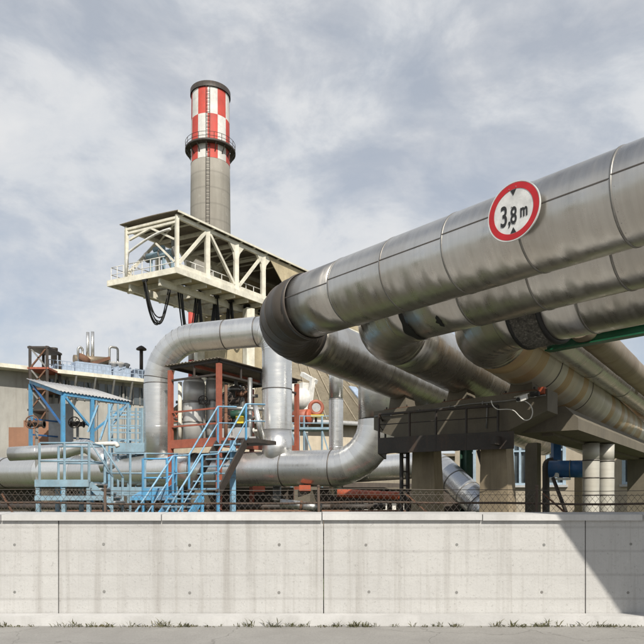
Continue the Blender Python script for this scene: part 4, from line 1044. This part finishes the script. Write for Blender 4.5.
for k, (t_, o_, lab) in enumerate(((.655, .9, 'first small round fan housing on the hall roof beside the larger pipe hoop'), (.715, .7, 'middle small round fan housing on the hall roof'), (.775, .9, 'last small round fan housing on the hall roof, nearest the mushroom vent'))):
    fb_ = fa(t_, ez2+1.15, o_); fn = thing('roof_fan', lab, 'fan', fb_, 'roof fans')
    MB().lathe(fb_, [(.26, 0), (.26, .35), (.34, .4), (.34, .52), (.12, .62)], 18).build('housing', 'roof_grey', fn)
    MB().box(fb_+V((0, 0, .05)), (.7, .7, .1), f1-f0).build('base', 'roof_blue', fn)
for k in range(26): MB().bar(fa(.02+.038*k, ez2+.28, -1.15), fa(.02+.038*k, ez2+.95, -1.15), .05).build('rail_post', 'roof_blue', bh)
for h_ in (.6, .95): MB().bar(fa(.0, ez2+h_, -1.15), fa(.98, ez2+h_, -1.15), .045).build('roof_railing', 'roof_blue', bh)
for k, t_ in enumerate((.2, .46, .71)): MB().tube(fa(t_, .2, -.2), fa(t_, ez2-.1, -.2), .09, 10).build('downpipe', 'grey_steel', bh)
# lattice tower at far left
lt = thing('lattice_tower', 'rusty open steel lattice tower with red brown decks at the far left edge', 'tower', V((P(34, 0, 47).x, 47, 0)))
tx0, tx1 = P(30, 0, 46).x, P(47, 0, 46).x; ztw = P(0, 346, 46).z
for x in (tx0, tx1):
    for y in (46, 48.2): MB().bar((x, y, 0), (x, y, ztw), .18).build('leg', 'dark_steel', lt)
lv = [ztw-.1, ztw-1.6, ztw-3.1, ztw-4.6, ztw-6.5, ztw-8.5]
for i, z in enumerate(lv):
    MB().box(((tx0+tx1)/2, 47.1, z), (tx1-tx0+.3, 2.4, .14)).build('deck', ('dark_steel', 'red_oxide', 'rust')[i % 3], lt)
    if i < 5:
        MB().bar((tx0, 46, z), (tx1, 46, lv[i+1]), .1).build('brace', 'grey_steel', lt); MB().bar((tx1, 46, z), (tx0, 46, lv[i+1]), .1).build('brace', 'rust', lt)

# ------------------------------------------------------------------ behind centre: white hopper, red drum, blue walkway
hp = thing('white_hopper', 'white steel hopper with a rounded belly and raking arm right of the silver leg', 'hopper', P(300, 412, 30))
MB().lathe(P(300, 411, 30)-V((0, 0, 0)), [(.1, 0), (.42, .12), (.58, .4), (.56, .7), (.42, .95), (.36, 1.0)], 20).build('belly', 'white', hp)
MB().bar(P(304, 404, 30), P(304, 383, 30), .34, .3).build('neck', 'white', hp); MB().bar(P(297, 398, 30), P(292, 384, 30), .22, .2).build('arm', 'white', hp)
MB().bar(P(309, 408, 29.8), P(313, 378, 29.8), .20, .2).build('arm', 'white', hp); MB().bar(P(308, 394, 29.8), P(313, 386, 29.8), .08).build('strut', 'white', hp)
MB().bar(P(302, 374, 30.5), P(316, 382, 29.8), .2, .2).build('arm', 'white', hp)
for q in (294, 306): MB().bar(V((P(q, 0, 30.2).x, 30.2, 0)), P(q, 404, 30.2), .14).build('leg', 'white', hp)
MB().prism([P(305, 396, 29.7), P(311, 396, 29.7), P(309, 413, 29.7), P(304, 413, 29.7)], V((0, .1, 0))).build('web_plate', 'white', hp)
rd = thing('red_drum', 'orange red horizontal drum on the blue walkway below the white hopper', 'drum', P(302, 425, 29))
MB().tube(P(296, 418, 29), P(309, 417, 28.6), .36, 22).build('drum_shell', 'red_oxide', rd); MB().lathe(P(309, 417, 28.6), [(.36, 0), (.3, .08), (.1, .12)], 20, (1, -.4, 0)).build('end_cap', 'orange', rd)
for x in (298, 306): MB().box(P(x, 425, 28.8), (.15, .5, .2)).build('cradle', 'dark_steel', rd)
wheel = thing('hose_reel', 'pinkish round reel beside the orange red drum', 'reel', P(315.5, 417, 28.8))
c = P(315.5, 408, 28.8); dd = V((.25, -1, 0)).normalized()
MB().tube(c, c+dd*.16, .2, 24).build('hub', 'roof_grey', wheel); MB().ringloft([(c, dd, .36), (c+dd*.16, dd, .36), (c+dd*.16, dd, .24), (c, dd, .24), (c, dd, .36)], 24, cap=False)
mb = MB(); mb.ringloft([(c, dd, .36), (c+dd*.16, dd, .36), (c+dd*.16, dd, .21), (c, dd, .21)], 24, cap=False); mb.build('rim', 'red_oxide', wheel)
MB().bar(c-Z*.3+dd*.08, c-Z*.7+dd*.08, .08).build('stand', 'dark_steel', wheel)
bw = thing('blue_walkway', 'grey blue raised walkway with thin railing in front of the beige storage hall', 'walkway', P(308, 470, 28))
MB().box((P(290, 429, 28.2)+P(331, 430, 28.2))/2, (1.9, 1., .1)).build('deck', 'grey_blue', bw)
for px in (291, 299, 304, 322, 330):
    p = P(px, 430, 27.8); MB().bar((p.x, p.y, 0), (p.x, p.y, P(0, 416, 27.8).z), .06).build('post', 'grey_blue', bw)
for y in (416, 423): MB().bar(P(290, y, 27.8), P(331, y, 27.8), .04).build('handrail', 'grey_blue', bw)
for a, b in ((291, 297), (304, 311), (322, 328)): MB().bar(P(a, 430, 27.8), P(b, 450, 27.8), .06).build('brace', 'grey_blue', bw)
MB().box(P(316, 416, 28.6), (.7, .2, .1)).build('kick_plate', 'yellow', bw)

# ------------------------------------------------------------------ right background
bd = thing('office_building', 'beige plastered building with pale blue framed windows behind the pier', 'building', V((9, 28, 0)))
q0, q1 = P(455, 0, 31), P(700, 0, 25.5)
def fb(t, z, o=0):
    p = q0.lerp(q1, t); dd = (q1-q0).normalized(); nrm = V((-dd.y, dd.x, 0)); q = V((p.x, p.y, 0))+V((nrm.x, nrm.y, 0))*o; q.z = z; return q
def tpx(px):
    r_ = (px-CX)/F; d = q1-q0; return (r_*q0.y-q0.x)/(d.x-r_*d.y)
def wallbox(mb, t0, t1, z0_, z1_, o0, o1): mb.hexa([fb(t0, z0_, o0), fb(t1, z0_, o0), fb(t1, z0_, o1), fb(t0, z0_, o1), fb(t0, z1_, o0), fb(t1, z1_, o0), fb(t1, z1_, o1), fb(t0, z1_, o1)])
zs, zh = 2.05, 4.5; H = 5.4
wins = [(462, 476), (511, 529), (546, 566), (584, 600), (622, 650)]
ed = [0]+[t for w_ in wins for t in (tpx(w_[0]), tpx(w_[1]))]+[1]
mb = MB(); wallbox(mb, 0, 1, 0, zs, 0, 8); wallbox(mb, 0, 1, zh, H, 0, 8)
for k in range(0, len(ed), 2): wallbox(mb, ed[k], ed[k+1], zs, zh, 0, 8)
mb.build('wall', 'facade', bd)
mb = MB(); wallbox(mb, -.01, 1.01, H, H+.25, -.3, 8.3); mb.build('roof', 'roof_grey', bd)
for w_ in wins:
    a, b = tpx(w_[0]), tpx(w_[1]); mb = MB(); th = .09/(q1-q0).length
    wallbox(mb, a, a+th*1.6, zs, zh, -.03, .12); wallbox(mb, b-th*1.6, b, zs, zh, -.03, .12)
    m_ = (a+b)/2; wallbox(mb, a+th*1.6, b-th*1.6, zh-.12, zh, -.02, .12); wallbox(mb, a+th*1.6, b-th*1.6, zs, zs+.1, -.02, .12)
    wallbox(mb, m_-th*.5, m_+th*.5, zs+.1, zh-.12, -.01, .11); 
    zt_ = zs+(zh-zs)*.62
    for s0, s1 in ((a+th*1.6, m_-th*.5), (m_+th*.5, b-th*1.6)): wallbox(mb, s0, s1, zt_, zt_+.08, -.01, .11)
    fr = mb.build('window', 'window_blue', bd)
    mb = MB(); wallbox(mb, a, b, zs, zh, .13, .15); mb.build('pane', 'glass', fr)
    mb = MB(); wallbox(mb, a-th, b+th, zs-.1, zs-.004, -.14, .1); mb.build('sill', 'coping', fr)
# concrete post, brown post, downpipe, blue pipe, green column
mb = MB(); p = P(533, 0, 20.5); mb.box((p.x, p.y, 1.65), (.42, .42, 3.3), aD, bD); tag(mb.build('concrete_post', 'concrete'), 'broad dark brown concrete post between the pier and the building windows', 'post')
mb = MB(); p = P(579, 0, 20.); mb.box((p.x, p.y, 1.25), (.24, .24, 2.5), aD, bD); tag(mb.build('concrete_post', 'concrete_tan'), 'slim pale tan concrete post left of the upright banded pipes', 'post')
simple_pipe('downpipe', 'black downpipe bending over in front of the building windows', 'dark_steel', [V((P(546, 0, 19).x, 19, 0)), P(546, 462, 19), P(556, 460, 19)], .10, [.16], .9, 5, 16)
simple_pipe('blue_pipe', 'deep blue horizontal pipe under the girder in front of the building', 'deep_blue', [P(549, 469, 18.5), P(592, 469, 18.)], .24, seglen=.6, n=24, bands=[1])
mb = MB(); mb.box(P(556, 445, 19.), (.22, .22, .9)); tag(mb.build('duct', 'deep_blue'), 'short deep blue upright duct above the blue pipe', 'duct')
mb = MB(); mb.box(P(560, 479, 18.3), (.5, .3, .06)); mb.box(P(556, 475, 18.3), (.1, .2, .12)); tag(mb.build('lamp_fitting', 'white'), 'white fitting on the underside of the blue pipe end', 'fitting')
gc = thing('steel_column', 'dark green steel column with diagonal brace between the pier columns', 'column', V((P(466, 0, 21).x, 21, 0)))
p = P(466, 0, 21); MB().ibeam((p.x, p.y, 0), (p.x, p.y, 3.6), .28, .28, .03).build('stanchion', 'dark_green', gc)
MB().bar(P(478, 450, 20.), P(491, 496, 20.), .1).build('brace', 'dark_steel', gc); MB().bar(P(462, 443, 20.9), P(490, 441, 20.9), .2, .3).build('bracket_beam', 'dark_green', gc)
mb = MB(); p = P(492, 0, 13.5); pa, pb = P(553, 478, 16), P(566, 512, 15.5); mb.tube(pa, pb, .045, 8); tag(mb.build('slanting_bar', 'dark_steel'), 'dark slanting steel bar leaning in front of the black downpipe', 'bar')
# added dark wall standing in for shade, and clutter under the fat pipe
pw_ = thing('shade_wall', 'low dark shade filler wall added behind and below the fat silver pipe', 'wall', (-4, 23.6, 0))
MB().box((-5.2, 23.6, .9), (21, .4, 1.8)).build('wall_body', 'shade_fill', pw_); MB().box((-5.2, 23.6, 1.84), (21.2, .5, .08)).build('coping', 'concrete', pw_)
for i, (x0, y0_, x1, r_, m_, lab) in enumerate(((-9.8, 19.2, 1.9, .085, 'dark_steel', 'thin black pipe running low in front of the dark shade wall'), (-7.5, 18.4, 2.4, .06, 'rust', 'thin rusty pipe running low beside the thin black pipe'), (-9.5, 21.9, 3.0, .12, 'clad_brown', 'brown lagged pipe half hidden below the fat silver pipe'))):
    simple_pipe('low_pipe', lab, m_, [V((x0, y0_, 1.25-.14*i)), V((x1, y0_, 1.25-.14*i))], r_, seglen=1.6, n=14)
# long low hall as backdrop
hl = thing('low_hall', 'long low grey hall far behind the pipes and stairs', 'building', (0, 75, 0))
MB().box((-8, 78, 3.0), (120, 10, 6.0)).build('wall', 'concrete', hl); MB().box((-8, 78, 6.15), (121, 11, .3)).build('roof', 'roof_brown', hl)
for k in range(28): MB().box((-64+4.2*k, 72.97, 3.6), (2.4, .05, 1.4)).build('window', 'glass', hl)

# ------------------------------------------------------------------ sun, sky, camera
SUN_AZ, SUN_EL = 167., 43.     # compass bearing of the sun seen from +Y clockwise
sdir = V((math.sin(R(SUN_AZ))*math.cos(R(SUN_EL)), math.cos(R(SUN_AZ))*math.cos(R(SUN_EL)), math.sin(R(SUN_EL))))
li = bpy.data.lights.new('sun', 'SUN'); li.energy = 5.0; li.angle = R(.6); li.color = (1., .94, .84)
lo = bpy.data.objects.new('sun', li); COL.objects.link(lo); lo.rotation_euler = sdir.to_track_quat('Z', 'Y').to_euler()
wd = bpy.data.worlds.new('World'); SC.world = wd; wd.use_nodes = True
nt = wd.node_tree; nd = nt.nodes; lk = nt.links
bg = nd['Background']; bg.inputs['Strength'].default_value = .1
sky = nd.new('ShaderNodeTexSky'); sky.sky_type = 'NISHITA'; sky.sun_disc = False
sky.sun_elevation = R(SUN_EL); sky.sun_rotation = R(SUN_AZ); sky.air_density = 1.0; sky.dust_density = 1.0; sky.ozone_density = 1.2
tc = nd.new('ShaderNodeTexCoord'); sep = nd.new('ShaderNodeSeparateXYZ'); lk.new(tc.outputs['Generated'], sep.inputs[0])
def math_(op, a, b=None):
    n = nd.new('ShaderNodeMath'); n.operation = op
    for s_, v_ in ((0, a), (1, b)):
        if v_ is None: continue
        if hasattr(v_, 'is_output'): lk.new(v_, n.inputs[s_])
        else: n.inputs[s_].default_value = v_
    return n.outputs[0]
cmb = nd.new('ShaderNodeCombineXYZ'); lk.new(sep.outputs[0], cmb.inputs[0]); lk.new(sep.outputs[1], cmb.inputs[1]); lk.new(math_('MULTIPLY', sep.outputs[2], 1.7), cmb.inputs[2])
def wnoise(sc, det, ro, off, lac=2.):
    mp = nd.new('ShaderNodeMapping'); mp.inputs['Location'].default_value = off; mp.inputs['Rotation'].default_value = (.0, .25, .0)
    lk.new(cmb.outputs[0], mp.inputs[0]); n = nd.new('ShaderNodeTexNoise'); n.inputs['Scale'].default_value = sc; n.inputs['Detail'].default_value = det; n.inputs['Roughness'].default_value = ro
    n.inputs['Distortion'].default_value = .35
    lk.new(mp.outputs[0], n.inputs['Vector']); return n.outputs['Fac']
def wramp(f, st):
    n = nd.new('ShaderNodeValToRGB'); cr_ = n.color_ramp
    cr_.elements[0].position, cr_.elements[0].color = st[0][0], (*st[0][1], 1); cr_.elements[1].position, cr_.elements[1].color = st[-1][0], (*st[-1][1], 1)
    for p_, c_ in st[1:-1]: e = cr_.elements.new(p_); e.color = (*c_, 1)
    lk.new(f, n.inputs[0]); return n.outputs[0]
big = wnoise(3.2, 12, .58, (3.1, 1.7, .4)); small = wnoise(8.5, 12, .6, (0, 5, 0))
mask = wramp(math_('ADD', math_('MULTIPLY', big, .72), math_('MULTIPLY', small, .28)), [(.40, (.56,)*3), (.48, (.70,)*3), (.56, (.95, .95, .95)), (.64, (1., 1., 1.))])
shade = wramp(small, [(.3, (6.6, 6.95, 7.4)), (.7, (7.7, 7.8, 7.95))])
mx = nd.new('ShaderNodeMix'); mx.data_type = 'RGBA'; fade = nd.new('ShaderNodeMapRange'); lk.new(sep.outputs[2], fade.inputs[0])
for i_, v_ in ((1, .64), (2, .92), (3, 1.), (4, .3)): fade.inputs[i_].default_value = v_
lk.new(math_('MULTIPLY', mask, fade.outputs[0]), mx.inputs[0]); lk.new(sky.outputs[0], mx.inputs[6]); lk.new(shade, mx.inputs[7])
lk.new(mx.outputs[2], bg.inputs['Color'])

cam_d = bpy.data.cameras.new('camera'); co = bpy.data.objects.new('camera', cam_d); COL.objects.link(co)
co.location = (0, 0, EYE); co.rotation_euler = (R(90), 0, 0)
cam_d.sensor_fit = 'HORIZONTAL'; cam_d.sensor_width = 36; cam_d.lens = 36*F/644; cam_d.shift_y = (HY-322)/644
cam_d.clip_start = .05; cam_d.clip_end = 3000
SC.camera = co
SC.view_settings.view_transform = 'Standard'; SC.view_settings.look = 'None'; SC.view_settings.exposure = 0; SC.view_settings.gamma = 1
SC.view_settings.use_curve_mapping = False
